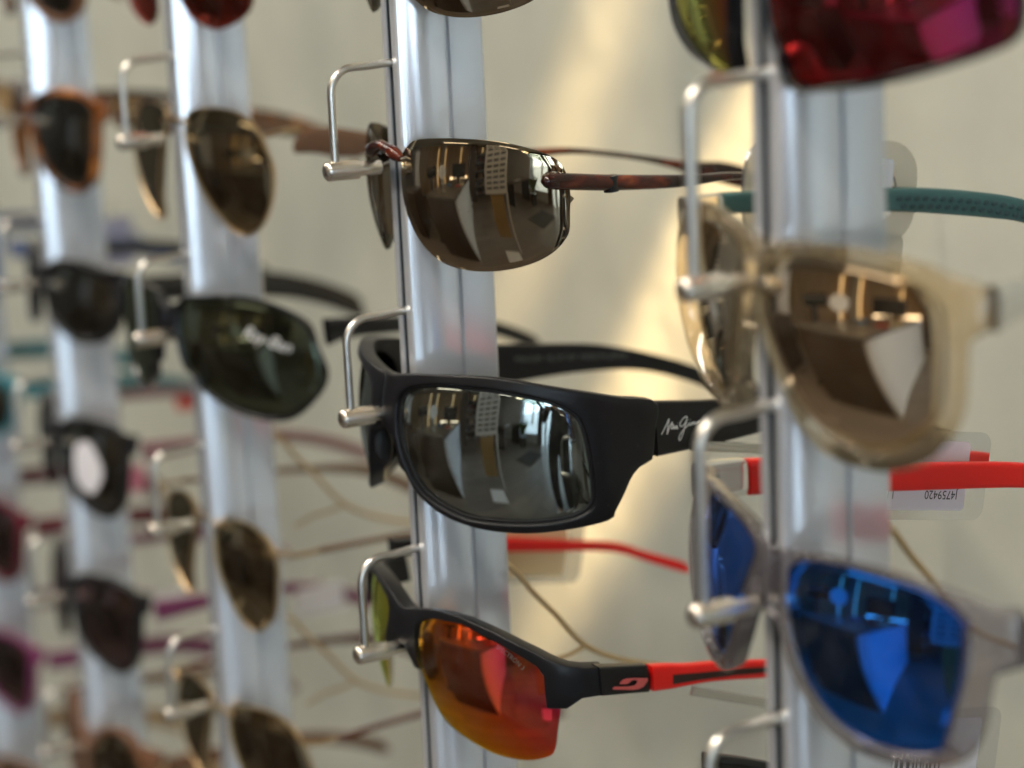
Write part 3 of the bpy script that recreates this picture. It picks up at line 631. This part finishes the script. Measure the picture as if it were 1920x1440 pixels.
def hook(k, z, label):
    drop = 49.0 if k == 0 else 32.7
    t = empty('display_hook', ((1-k)*PITCH+CX*.001, 0, z*.001)); tag(t, label, 'display hook', 'wire display hooks on the posts')
    if drop not in hk:
        wq, pq = hook_meshes(drop)
        o1 = wq.build('wire', steel, t, scale=.001); o2 = pq.build('nose_peg', collar_m, t, scale=.001, angle=40)
        hk[drop] = (o1.data, o2.data)
    else:
        for nm, me in zip(('wire', 'nose_peg'), hk[drop]):
            o = bpy.data.objects.new(nm, me); COL.objects.link(o); o.parent = t
    return t

# ------------------------------------------------------------------ glasses
def root(key, label, pa, name='sunglasses'):
    ox, oy, oz, yaw, R, roll, pitch = pa
    t = empty(name); M = Matrix.Rotation(R_(yaw), 4, 'Z') @ Matrix.Rotation(R_(roll), 4, 'Y') @ Matrix.Rotation(R_(pitch), 4, 'X')
    M.translation = Vector((ox, oy, oz))*.001; t.matrix_world = M
    tag(t, label, 'sunglasses', 'sunglasses hung on the display'); return t
def nose_pads(t, face, m, y=4, u=7.5, z=-12, arm=None):
    for s in (1, -1):
        b = MB(); b.blob((s*u, y+7, z), 1.6, 3.0, 6.0, 12, 8); o = b.build('nose_pad', m, t, scale=.001)
        if arm:
            b = MB(); b.tube([(s*(u+3), y+1, z+5), (s*(u+2), y+6, z+6), (s*(u+1), y+7, z+2)], .5, 8); b.build('pad_arm', arm, o, scale=.001)
def hinge_screw(t, x, y, z, m):
    b = MB(); b.tube([(x-1.2, y, z), (x+1.2, y, z)], .9, 10); b.build('hinge_screw', m, t, scale=.001)

# --- middle post, first: rimless bronze pair
def rimless(key, pa, label, lensm=L_brown):
    f = Face(pa[4], *SH['M1']); t = root(key, label, pa); ol = OUT['M1 lens']
    make_lens(f, ol, lensm, t, 1); make_lens(f, ol, lensm, t, -1)
    b = MB(); a = f.p(9.5, 1.5, 1.4); pts = []
    for i in range(13):
        u = -10.5+21*i/12; p = f.p(u, 1.2-abs(u)*.10+2.4*math.cos(u/10.5*1.57), 1.6+1.2*math.cos(u/10.5*1.57)); pts.append(p)
    b.tube(pts, [1.2, 2.0, 2.3, 2.0, 1.7, 1.6, 1.6, 1.6, 1.7, 2.0, 2.3, 2.0, 1.2], 12); b.build('bridge', tort, t, scale=.001)
    for s in (1, -1):
        b = MB(); p = f.p(10.5, .4, 0); b.tube([(s*p.x, p.y-2.2, p.z), (s*p.x, p.y+3, p.z)], .7, 8); b.build('lens_screw', collar_m, t, scale=.001)
    nose_pads(t, f, clearpad, 2, 7, -9, collar_m)
    top = [(25.0, -5.4), (29.5, -5.6), (40, -7.9), (52, -10.6), (82, -16.6), (101, -19.6), (125, -26.2), (151, -34), (166, -37), (180, -43)]
    bot = [(25.0, -9.8), (35, -12.1), (51, -15.5), (76, -19.6), (101, -22), (125, -28.4), (140, -34), (151, -39), (171, -48), (180, -50)]
    for s in (1, -1):
        o = temple(t, s, top, bot, 54.5, 30, tort, th=4.8, rnd=.85, taper_in=.016, n=150)
        b = MB(); xx = lambda y: s*(54.5-.06*(y-30))
        b.tube([(xx(51), 50.2, -10.6), (xx(51), 50.2, -15.6)], 2.46, 16); b.build('hinge_seam', gloss_black, o, scale=.001)
        b = MB(); b.tube([(s*52.0, 33, -12.2), (s*51.2, 37, -15.5), (s*49.5, 36, -17.5), (s*49, 31, -15.5)], .55, 8); b.build('lens_clip', olive_metal, o, scale=.001)
    return t
PA['M1'] = tuple(PA['M1'])
rimless('M1', PA['M1'], 'rimless bronze mirrored sunglasses with tortoise arms on the middle post')
p0 = list(PA['M1']); p0[2] += 78.6; rimless('M0', p0, 'rimless bronze sunglasses of which only the lens bottom shows at the top edge')

# --- middle post, second: matte black wrap
pa = PA['M2']; f = Face(pa[4], *SH['M2']); t = root('M2', 'matte black wraparound sunglasses with grey mirrored lenses and white script on the arm', pa)
outer = [(0, 10.9), (4, 11.2), (10, 12.0)]+[p for p in OUT['M2 outer'] if p[0] > 12 and p[1] > -5]+[(98.8, -10)]+[p for p in OUT['M2 outer'] if p[0] > 12 and p[1] <= -15]+[(11.5, -21.5), (8.6, -15.8), (7.0, -10.6), (4.5, -6.2), (0, -4.4)]
inner = OUT['M2 lens']
ring_front(f, outer, inner, matte_black, t, front=1.5, back=-3.4, bev=.7)
for s in (1, -1): make_lens(f, inner, L_grey, t, s, off=-.5)
ci = center(inner)
grow_in = grow(inner, .1); b_in = grow(inner, -1.1)
V, F = strip(f, [(u, v) for u, v in b_in], [(u, v) for u, v in grow_in], True, front=.05, back=-1, bev=.2)
put('lens_gasket', V, F, rubber_black, t, scale=.001)
for s in (1, -1):
    b = MB(); b.blob((s*7.2, 3.5, -15), 1.9, 3.6, 6.6, 14, 8); b.build('nose_pad', rubber_black, t, scale=.001)
topM = [(63.4, -1.6), (72, -3.6), (80.5, -5.6), (101.6, -10.0), (127, -15.3), (146, -21.6), (165, -29.6), (178, -36), (213, -51.5)]
botM = [(63.4, -20.0), (75.7, -21.2), (94, -22.8), (113, -24.2), (135, -27.2), (152, -31.5), (171, -39.8), (194, -52.3), (213, -57.6)]
for s in (1, -1):
    o = temple(t, s, topM, botM, 62.5, 63, matte_black, th=4.0, xoff=-1.4, rnd=.3, sec=24)
    if s == 1:
        b = MB(); X = lambda y: 62.5-.06*(y-63)+.75
        for st in LOGO:
            c = cat([(y, z) for y, z in st], False, 4) if len(st) > 2 else st
            for (a0, a1), (c0, c1) in zip(c, c[1:]):
                dx, dz = c0-a0, c1-a1; l = math.hypot(dx, dz)+1e-9; w_ = .18; nx, nz = -dz/l*w_, dx/l*w_
                b.add([(X(a0), a0+nx, a1+nz), (X(c0), c0+nx, c1+nz), (X(c0), c0-nx, c1-nz), (X(a0), a0-nx, a1-nz)], [(0, 1, 2, 3)])
        b.build('script_logo', white_print, o, smooth=False, scale=.001)
    else:
        Xi = lambda y: -(62.5-.06*(y-63)-1.4-1.9)
        text_mesh('MAUI JIM  MJ 237-2M  MADE IN JAPAN', 3.0, lambda x, y: (Xi(95+x)+.2, 92+x, -14.6-(x)*.18+y), mat('grey_print', (.18, .18, .18), .5), o)

# --- middle post, third: half-rim red
pa = PA['M3']; f = Face(pa[4], *SH['M3']); t = root('M3', 'black half-rim sport sunglasses with fiery red mirrored lenses and red arms', pa)
O = OUT['M3 outer']
B_ = [(0, 8.0), (1.5, 8.2), (3, 8.5), (4.5, 8.9), (6, 9.3), (7, 9.6), (8.2, 9.9), (10, 10.3), (13, 11.0), O[3], O[4], O[5], O[6], (57.0, 4.9), (60.8, 3.4), (63.5, 2.5), (65.5, 1.8), (67, 1.3), (68.9, .7), (73.5, -.4), O[9]]
A_ = [(0, -4.2), O[29], O[28], O[27], O[26], O[25], O[24], O[23], O[22], O[21], O[20], O[19], O[18], O[17], O[16], O[15], O[14], O[13], O[12], O[11], O[10]]
V, F = strip(f, A_, B_, False, front=1.6, back=-4.5, bev=.5)
put('front_frame', V, F, matte_black, t, scale=.001, angle=40)
lens3 = OUT['M3 lens']+[(62.6, -4), (58.9, 1.5), (52.6, 4.2), (41.7, 7.8), (29.4, 10.2), (16.4, 9.2), (10.2, 6), (9.4, .2), (10.2, -5.9)]
for s in (1, -1): make_lens(f, lens3, L_fire, t, s, off=-.9, tilt=.06)
for s in (1, -1):
    b = MB(); b.tube([(s*6, 3, -5), (s*7.5, 8, -9), (s*8, 9, -16)], [2.2, 2.4, 1.4], 10); b.build('nose_pad', rubber_black, t, scale=.001)
def arc_text(body, size, face, uv0, ang, off=.15, shear=0, rise=0):
    ca, sa = math.cos(R_(ang)), math.sin(R_(ang))
    def fn(x, y):
        a = R_(ang+rise*x); u = uv0[0]+x*math.cos(R_(ang+rise*x/2))-y*math.sin(a); v = uv0[1]+x*math.sin(R_(ang+rise*x/2))+y*math.cos(a)
        return face.p(u, v, off)
    return fn
etch = clear_plastic('etched_print', (.55, .45, .5), .55, .4)
text_mesh('SPECTRON 3', 2.1, arc_text('', 0, f, (43, 4.2), -20, .1, rise=-1.6), etch, t)
topN = [(34, -.9), (55.4, -7.6), (62, -9.8), (70.3, -12.7), (84.3, -16.6), (109, -24.5), (130, -31), (160, -46)]
botN = [(34, -10.9), (54.2, -16.8), (62.1, -18.4), (79.9, -22.0), (108.5, -30.5), (130, -36.5), (160, -51)]
for s in (1, -1):
    tp = topN if s > 0 else [(34, 4.8), (44.3, 2.7), (80, -7), (114.4, -17.6), (129.7, -22.6), (141.4, -29.2), (162, -40.3)]
    bt = botN if s > 0 else [(34, -2), (44, -3.2), (80, -12.5), (114, -21.4), (129.3, -26.5), (141.1, -33.2), (162, -45)]
    o = temple(t, s, [p for p in tp if p[0] < 54]+[(54.6, interp(tp, 54.6))], [p for p in bt if p[0] < 54]+[(54.6, interp(bt, 54.6))], 67, 36, matte_black, th=5, rnd=.22, xoff=-1.8, n=16, name='temple_root')
    o2 = temple(t, s, [(54.8, interp(tp, 54.8)-.3)]+[p for p in tp if p[0] > 56], [(54.8, interp(bt, 54.8)+.2)]+[p for p in bt if p[0] > 56], 67, 36, redp, th=4.2, rnd=.3, xoff=-1.4)
    if s == 1:
        X = lambda y: 67-.06*(y-36)
        b = MB(); b.poly([(X(y)+.72, y, z) for y, z in OUT['JL']], (.35, 0, 0)); b.build('logo', mat('brushed_red_metal', (.8, .16, .16), .3, .4), o, smooth=False, scale=.001)
        b = MB()
        sl = [(62.9, -13.4), (75, -16.8), (90, -20.6), (109, -26.3), (109, -28.2), (90, -22.9), (75, -19.3), (62.6, -16.6)]
        b.poly([(X(y)+.62, y, z) for y, z in sl], (.15, 0, 0)); b.build('groove', redslot, o2, smooth=False, scale=.001)


# --- near post
def plastic_pair(key, label, pa, outer, inner, fm, lm, ttop, tbot, W, yh, tm, shape, th=4, front=1.6, back=-3, tip=None, pads=None, short=None, tdx=-1.2, bev=.8):
    f = Face(pa[4], *shape); t = root(key, label, pa)
    ring_front(f, outer, inner, fm, t, front=front, back=back, bev=bev)
    for s in (1, -1): make_lens(f, inner, lm, t, s, off=-.3, tilt={'R1': .125, 'R2': .075}.get(key, 0))
    for s in (1, -1):
        o = temple(t, s, ttop, tbot, W, yh, tm, th=th, xoff=tdx)
        if pads:
            b = MB(); b.blob((s*7, 6, -12), 2, 4, 7, 12, 8); b.build('nose_pad', fm, t, scale=.001)
    return f, t
o_ = [(0, 6.0)]+[p for p in OUT['R1 outer'] if p[1] > 0 and p[0] > 3]+[(66.6, .4)]+[p for p in OUT['R1 outer'] if p[1] < -4 and p[0] > 3]+[(0, -4.2)]
tt = [(20, 6.4), (29.5, 6.0), (42.4, 4.7), (83.8, -.6), (99.5, -3.1), (117.4, -7.1), (129.7, -10.9), (150, -20)]
tb = [(20, -3.6), (29, .2), (42, -1.2), (84, -7.3), (99.4, -10.3), (117.3, -14.3), (129.7, -17.8), (150, -27)]
f, t = plastic_pair('R1', 'champagne crystal sunglasses with gold-brown lenses and teal arms on the nearest post', PA['R1'], o_, OUT['R1 lens'], champ, L_gold, [(31, 5.9)]+tt[2:], [(31, .1)]+tb[2:], 65, 22, teal, SH['R1'], th=4.2)
for s in (1, -1): temple(t, s, [(19, 6.4), (32, 5.9)], [(19, -3.8), (32, -.2)], 65, 22, champ, th=5, xoff=-1.2, n=8, name='temple_root')
for s in (1, -1):                                                     # wavy grip relief on the inside of the teal arms
    X = lambda y: s*(65-.06*(y-22)-1.2-2.05)
    b = MB()
    for i in range(16):
        for r in range(2):
            y = 86+i*2.9+(r*1.4); z = interp(tt, y)-2.7-r*2.2
            b.blob((X(y), y, z), .5, 1.25, .8, 8, 5)
    o = b.build('grip_relief', teal_dark, t, scale=.001); o['kind'] = 'stuff'
o_ = [(0, 8.2)]+[p for p in OUT['R2 outer'] if p[1] > 2 and p[0] > 3]+[(74, 3)]+[(73.5, -3)]+[p for p in OUT['R2 outer'] if p[1] < -4 and p[0] > 3 and p[0] < 70]+[(0, -5)]
tt = [(24, 9.0), (37, 7.9), (51.6, 5.2), (89.2, -3.7), (106.2, -6.5), (138, -12.9), (155, -20)]
tb = [(24, -2.0), (36.9, -2.8), (49.8, -4.7), (89.8, -11.9), (138, -20.5), (155, -27)]
f, t = plastic_pair('R2', 'grey crystal sunglasses with blue mirrored lenses and bright red arms on the nearest post', PA['R2'], o_, OUT['R2 lens'], greyc, L_blue, [(40, 7.3)]+tt[2:], [(40, -3.2)]+tb[2:], 67, 26, redp, SH['R2'], th=4.6)
for s in (1, -1):
    temple(t, s, tt[:2]+[(41, 7.2)], tb[:2]+[(41, -3.2)], 67, 26, greyc, th=5.4, xoff=-1.2, n=10, name='temple_root')
# nearest post, top: shield-like ruby pair (only its lower edge is in the picture)
pa0 = (202.5, -5, 31.5, -2, 125, 4.5, 4)
inn = [(7.2, 2), (8.6, -17.4), (10.6, -24.7), (13.2, -33.2), (24.9, -32.4), (37.9, -30.2), (53.7, -26.4), (66.5, -22.6), (73.3, -18.8), (74.6, -10), (73, 4), (60, 10), (40, 13), (20, 12), (10, 8)]
f, t = plastic_pair('R0', 'sunglasses with large ruby mirrored lenses in a thin black rim at the top right', pa0, grow(inn, 1.3, (-2, 7)), inn, gloss_black, L_red, [(30, 4), (60, 0), (100, -6), (140, -18)], [(30, -8), (60, -8), (100, -13), (140, -26)], 70, 30, matte_black, (74, 18), th=4)
pa3 = list(PA['R2']); pa3[2] = -209
plastic_pair('R3', 'dark grey sunglasses hanging low on the nearest post, cut by the bottom edge', pa3, grow(OUT['R2 lens'], 3.0, (-3, 7)), OUT['R2 lens'], gloss_black, L_dark, [(24, 9), (50, -2), (90, -28), (140, -60)], [(24, -2), (50, -12), (90, -37), (140, -68)], 67, 26, gloss_black, SH['R2'])

# --- left posts
def metal_pair(key, label, pa, inner, lm, fm, tm, W, yh, shape=(75, 12), ttop=None, tbot=None, tip_m=None):
    f = Face(pa[4], *shape); t = root(key, label, pa)
    ring_front(f, grow(inner, .5), inner, fm, t, front=.6, back=-1.4, bev=.3, name='rim')
    for s in (1, -1): make_lens(f, inner, lm, t, s, off=-.2, N=72, K=10)
    u0 = min(p[0] for p in inner)+2
    b = MB(); b.tube([f.p(u, 3+2*math.cos(u/u0*1.3), .4) for u in [u0*(i/4-1) for i in range(9)]], 1.0, 8); b.build('bridge', fm, t, scale=.001)
    nose_pads(t, f, clearpad, 2, 8, -8, fm)
    ttop = ttop or [(yh, 2.6), (yh+40, -1.5), (yh+75, -6), (yh+100, -12), (yh+130, -30)]
    tbot = tbot or [(yh, .2), (yh+40, -4), (yh+75, -10), (yh+100, -18), (yh+130, -37)]
    for s in (1, -1):
        b = MB(); p = f.p(max(q[0] for q in inner)-3, 2, .5); b.tube([(s*p.x, p.y, p.z-2), (s*(W+.5), p.y+3, p.z), (s*W, yh+1, 1.4)], 1.1, 8); b.build('end_piece', fm, t, scale=.001)
        temple(t, s, ttop, tbot, W, yh, tm, th=2.6, rnd=.8, n=26, sec=10)
    return f, t
paF1 = PA['F1']
metal_pair('F1', 'gold aviator sunglasses with brown lenses and brown arms, upper left', paF1, OUT['F1 lens'], L_olive, goldm, brown_metal, 58, 22,
           ttop=[(20, -3), (26, 1.5), (40, 0), (62, -6), (95, -15), (130, -30)], tbot=[(20, -7.5), (30, -9), (45, -13), (62, -14), (95, -20), (130, -37)])
metal_pair('F3', 'gold aviator sunglasses with olive lenses, lower left of the photo', PA['F3'], OUT['F3 lens'], L_olive, goldm, brown_metal, 55, 22)
p4 = list(PA['F1']); p4[2] = -279
metal_pair('F4', 'gold aviator sunglasses with amber-brown lenses at the bottom edge', p4, OUT['F1 lens'], L_olive, goldm, wine, 58, 22)
p0 = list(PA['F1']); p0[2] = 50
innF0 = [(7.5, 4), (9, -20), (10.7, -27.7), (14.3, -33.9), (21.3, -38.0), (29.6, -38.6), (40.8, -34.9), (47.2, -30.0), (53, -18), (54, -4), (46, 6), (30, 9), (14, 8)]
metal_pair('F0', 'cherry red sunglasses cut off by the top edge, left of the middle post', p0, innF0, L_cherry, wine, wine, 58, 22)
inn = OUT['F2 lens']
f, t = plastic_pair('F2', 'glossy black sunglasses with dark green lenses and white script on the lens', PA['F2'], grow(inn, 1.6, (-3, 8)), inn, gloss_black, L_green,
    [(30, 3), (45, 0), (98, -11.8), (125, -21.5), (148, -34)], [(30, -8), (45, -8), (97, -18), (124, -27.7), (148, -41)], 70, 30, gloss_black, SH['F2'])
text_mesh('Ray-Ban', 6.8, arc_text('', 0, f, (43, -2.5), -17, .4, shear=.3), white_print, t, shear=.3)

def generic(k, z, label, fm, lm, tm, style='way', yaw=4, seed=0, W=66):
    wd = 5 if k == 4 else 0; rnd = random.Random(seed)
    pa = ((1-k)*203.1-1, -4, z, yaw, 120, 3, 3)
    if style == 'way': inner = [(8, -2), (8.4, 5), (14, 9), (28, 11), (44, 10), (53, 6), (56, -2), (55, -14), (50, -26), (40, -32), (28, -31), (18, -25), (11, -14)]
    elif style == 'round': inner = [(9+22+22*math.cos(a), -10+22*math.sin(a)) for a in [i*math.pi/8 for i in range(16)]]
    else: inner = [(8, 2), (14, 8), (30, 9), (46, 7), (58, 1), (61, -8), (57, -18), (46, -24), (30, -25), (17, -20), (10, -10)]
    f, t = plastic_pair('G', label, pa, grow(inner, 3.0, (-3, 7), (0, 9, 63)), inner, fm, lm, [(22, 6), (60, 1), (95, -4), (125, -14), (150, -27)], [(22, -4), (60, -5-wd), (95, -10-wd), (125, -21-wd), (150, -35-wd)], W-4, 22, tm, (60, 14), th=4)
    return f, t
mg = mat('magenta_acetate', (.17, .03, .10), .3); pk = mat('pink_acetate', (.27, .15, .16), .3); bg_ = mat('burgundy_acetate', (.12, .015, .03), .25)
bl = mat('blue_grey_acetate', (.12, .16, .3), .3); tl_ = mat('teal_acetate', (.05, .2, .24), .3); tanm = mat('tan_acetate', (.42, .26, .12), .3)
gen = [(3, 50, 'dark brown sunglasses at the top of the second post from the left edge', brown_metal, L_dark, brown_metal, 'way'),
       (3, -30, 'amber tortoise sunglasses with dark lenses, upper left', tort_amber, L_dark, tort_amber, 'way'),
       (3, -110, 'blurred plain black sunglasses left of the dark green lenses', gloss_black, L_dark, gloss_black, 'wrap'),
       (3, -190, 'blurred black sunglasses with a white sticker on the lens', gloss_black, L_dark, pk, 'way'),
       (3, -270, 'blurred black sunglasses with plum lenses, lower left', gloss_black, L_plum, mg, 'way'),
       (3, -350, 'blurred brown round sunglasses at the bottom left', brown_metal, L_olive, brown_metal, 'round'),
       (4, 50, 'dark burgundy glasses at the top left corner', bg_, L_plum, bg_, 'way'),
       (4, -30, 'tan glasses at the left edge near the amber tortoise pair', tanm, L_olive, tanm, 'way'),
       (4, -110, 'glasses with periwinkle blue mirrored lenses at the left edge', bl, L_navy, bl, 'way'),
       (4, -190, 'teal glasses at the left edge of the photo', tl_, L_dark, tl_, 'wrap'),
       (4, -270, 'burgundy glasses at the left edge, below the teal pair', bg_, L_plum, bg_, 'way'),
       (4, -350, 'magenta armed glasses at the lower left edge', mg, L_plum, mg, 'way'),
       (4, -430, 'brown glasses at the bottom left corner', brown_metal, L_olive, tanm, 'way'),
       (3, -430, 'black glasses lowest on the second post from the left edge', gloss_black, L_dark, bg_, 'way')]
for i, g in enumerate(gen):
    f, t = generic(g[0], g[1], g[2], g[3], g[4], g[5], g[6], seed=i)
    if 'sticker' in g[2]:
        V = [f.p(31+11*math.cos(a)*(1+.12*math.cos(3*a)), -10+13*math.sin(a), .9) for a in [i*math.pi/16 for i in range(32)]]
        put('sticker', V, [tuple(range(32))], label_m, t, smooth=False, scale=.001)

# hooks for every pair
H = [(0, 80, 'the ruby mirrored sunglasses'), (0, 0, 'the champagne crystal sunglasses'), (0, -80, 'the blue mirrored sunglasses'), (0, -160, 'the dark sunglasses at the bottom edge'),
     (1, 80, 'the upper rimless pair cut by the top edge'), (1, 0, 'the rimless bronze sunglasses'), (1, -80, 'the matte black wraparound sunglasses'), (1, -160, 'the fiery red half-rim sunglasses'),
     (2, 80, 'the cherry red sunglasses'), (2, 0, 'the upper gold aviators'), (2, -80, 'the glossy black pair with green lenses'), (2, -160, 'the olive gold aviators'), (2, -240, 'the amber-brown aviators')]
for k, z, n_ in H: hook(k, z, 'steel wire hook holding '+n_)
for k, z, *r in gen: hook(k, {50: 80, -30: 0, -110: -80, -190: -160, -270: -240, -350: -320, -430: -400}[z], 'hook holding '+r[0])

# ------------------------------------------------------------------ security tags, labels, wires
def rrect(y0, y1, z0, z1, r, n=5):
    out = []
    for cy, cz, a0 in ((y1-r, z1-r, 0), (y0+r, z1-r, 90), (y0+r, z0+r, 180), (y1-r, z0+r, 270)):
        for i in range(n+1):
            a = R_(a0+90*i/n); out.append((cy+r*math.cos(a), cz+r*math.sin(a)))
    return out
def plate(name, x, poly2, m, parent, th=.6, slope=0):
    b = MB(); b.poly([(x, y, z+slope*(y-poly2[0][0])) for y, z in poly2], (th, 0, 0)); return b.build(name, m, parent, smooth=False, scale=.001)
def ring_plate(name, x, outer, inner, m, parent, th=.8, slope=0):
    n = len(outer); y0 = outer[0][0]; V = []
    for xx in (x, x+th):
        for L_ in (outer, inner):
            V += [(xx, y, z+slope*(y-y0)) for y, z in L_]
    F = []
    for i in range(n):
        j = (i+1) % n
        F += [(i, j, n+j, n+i), (2*n+i, 3*n+i, 3*n+j, 2*n+j), (i, 2*n+i, 2*n+j, j), (n+i, n+j, 3*n+j, 3*n+i)]
    return put(name, V, F, m, parent, smooth=False, scale=.001)
def barcode(x, y0, z0, wd, ht, parent, seed=1):
    r = random.Random(seed); b = MB(); y = y0
    while y < y0+wd:
        w_ = r.choice((.5, .8, 1.3)); b.box(x, x+.08, y, y+w_, z0, z0+ht); y += w_+r.choice((.5, .8, 1.2))
    b.build('barcode', black_print, parent, smooth=False, scale=.001)
def label_tag(name, label, loc, L_=37, Hh=24, paper=label_m, text=True, bars=False, slope=-.17, seed=1):
    """clear hanging tag: plastic plate with a printed paper label; its plane faces +x"""
    t = empty(name, tuple(a*.001 for a in loc)); t.rotation_euler = (math.atan(slope), 0, 0); tag(t, label, 'price tag', 'security tags on the sunglasses')
    plate('plastic_plate', 0, rrect(-4, L_+4, -3, Hh+3, 4), clear_tag, t, .5)
    plate('paper_label', .6, rrect(0, L_-4, 0, Hh, 1.5), paper, t, .1)
    if text:
        for body, sz, yy, zz in (('J4759420', 3.8, L_-7, 6.0), ('POWELL  BBB  211', 3.4, L_-7, 11.2), ('11', 3.8, 6, 6.0)):
            text_mesh(body, sz, lambda x, y, yy=yy, zz=zz: (.78, yy-x*.9, zz-y), black_print, t)
    if bars: barcode(.75, 3, 3, 20, 11, t, seed)
    return t
label_tag('price_tag', 'clear tag with a white label printed upside down, beside the bright red arm', (131.5, 86, -134), Hh=21, seed=2)
tg = label_tag('price_tag', 'white barcode label at the bottom right corner', (131.5, 84, -226), bars=True, text=False, seed=5, L_=42, Hh=26)
text_mesh('08 11', 4.0, lambda x, y: (.78, 12-x+6, -1.0+y*.9), black_print, tg)
label_tag('price_tag', 'blurred cream label hanging on the far red arm of the half-rim pair', (-73, 68, -198), L_=31, Hh=19, paper=cream_m, text=False, bars=False, seed=3)
t = empty('security_loop', (.1365, .067, -.041)); tag(t, 'frosted plastic loop wrapped round the teal arm behind the nearest post', 'security tag', 'security tags on the sunglasses'); t.rotation_euler = (R_(-7), 0, 0)
ring_plate('loop', 0, rrect(-30, 30, -11, 18, 10, 6), rrect(-23, 23, -5, 11, 7, 6), frost, t, 1.2)
plate('tab', .2, rrect(14, 27, -22, -8, 3), frost, t, .8); plate('label', 1.3, rrect(13, 21, 2, 13, 1.5), label_m, t, .2)
def strip_tag(label, p0, p1, wd=3.2):
    t = empty('clear_strip', tuple(a*.001 for a in p0)); tag(t, label, 'plastic strip', 'clear plastic strips under the arms')
    d = Vector(p1)-Vector(p0); s_ = Vector((0, -d.z, d.y)).normalized()*wd
    b = MB(); b.poly([(0, 0, 0), tuple(d), tuple(d+s_), tuple(s_)], (1.4, 0, 0)); b.build('blade', clear_tag, t, smooth=False, scale=.001)
    b = MB()
    for q in (.25, .75): b.tube([s_*q+Vector((1.6, 0, 0)), d+s_*q+Vector((1.6, 0, 0))], .28, 6)
    b.build('rib', clear_tag, t, smooth=False, scale=.001)
    b = MB(); b.poly([tuple(d-s_*.2), tuple(d+Vector((0, 3, 3))), tuple(d+s_+Vector((0, 4, 5))), tuple(d+s_)], (2.0, 0, 0)); b.build('end_stop', clear_tag, t, smooth=False, scale=.001)
strip_tag('clear plastic strip under the red arm of the half-rim sunglasses', (57, 67, -208.5), (57, 101, -220.5))
strip_tag('clear plastic strip under the matte black arm with white script', (54, 72, -127.5), (54, 106, -134), 3.4)
def wire_fork(k, z, label, s=1):
    t = empty('brass_wire', (((1-k)*203.1-4)*.001, 0, z*.001)); tag(t, label, 'wire', 'forked brass wires behind the posts')
    b = MB(); main = [(0, 29.3, 8), (0, 32, 6), (0, 38, 0), (0, 44, -8), (0, 52, -17), (0, 64, -31), (0, 81, -40), (0, 104, -47), (0, 120, -50)]
    b.tube(cat(main, False, 4), 1.0, 8); b.build('long_prong', gold, t, scale=.001)
    b = MB(); b.tube([(0, 64, -31), (0, 57, -33), (0, 49, -33.5), (0, 40, -37)], .8, 8); b.build('short_prong', gold, t, scale=.001)
wire_fork(1, -176, 'forked brass wire behind the middle post, above the black half-rim frame')
wire_fork(0, -118, 'brass wire behind the nearest post, above the grey crystal frame')
wire_fork(2, -165, 'blurred forked brass wire behind the post with the aviators')
wire_fork(2, -245, 'blurred forked brass wire lowest behind the post with the aviators')
def simple_tag(loc, wd, ht, m, label):
    t = empty('price_tag', tuple(a*.001 for a in loc)); tag(t, label, 'price tag', 'security tags on the sunglasses')
    plate('paper_label', 0, rrect(0, wd, 0, ht, 2), m, t, .5)
    b = MB(); b.tube([(0, wd/2, ht), (0, wd/2+1, ht+6), (0, wd/2+4, ht+8)], .5, 6); b.build('string', clear_tag, t, scale=.001)
red_l = mat('red_label', (.6, .06, .04), .6); lav = mat('lavender_label', (.35, .37, .55), .6); pinkl = mat('pink_label', (.6, .2, .3), .6)
simple_tag((-560, 70, -128), 26, 28, lav, 'blurred lavender tag between the two left posts')
simple_tag((-505, 95, -206), 14, 12, red_l, 'blurred small red tag under the green lensed pair')
simple_tag((-560, 68, -262), 24, 16, pinkl, 'blurred pink tag left of the post with the aviators')
simple_tag((-540, 74, -330), 32, 10, label_m, 'blurred white tag beside the lower post')
simple_tag((-330, 88, -282), 26, 14, label_m, 'blurred white tag between the left and middle posts')
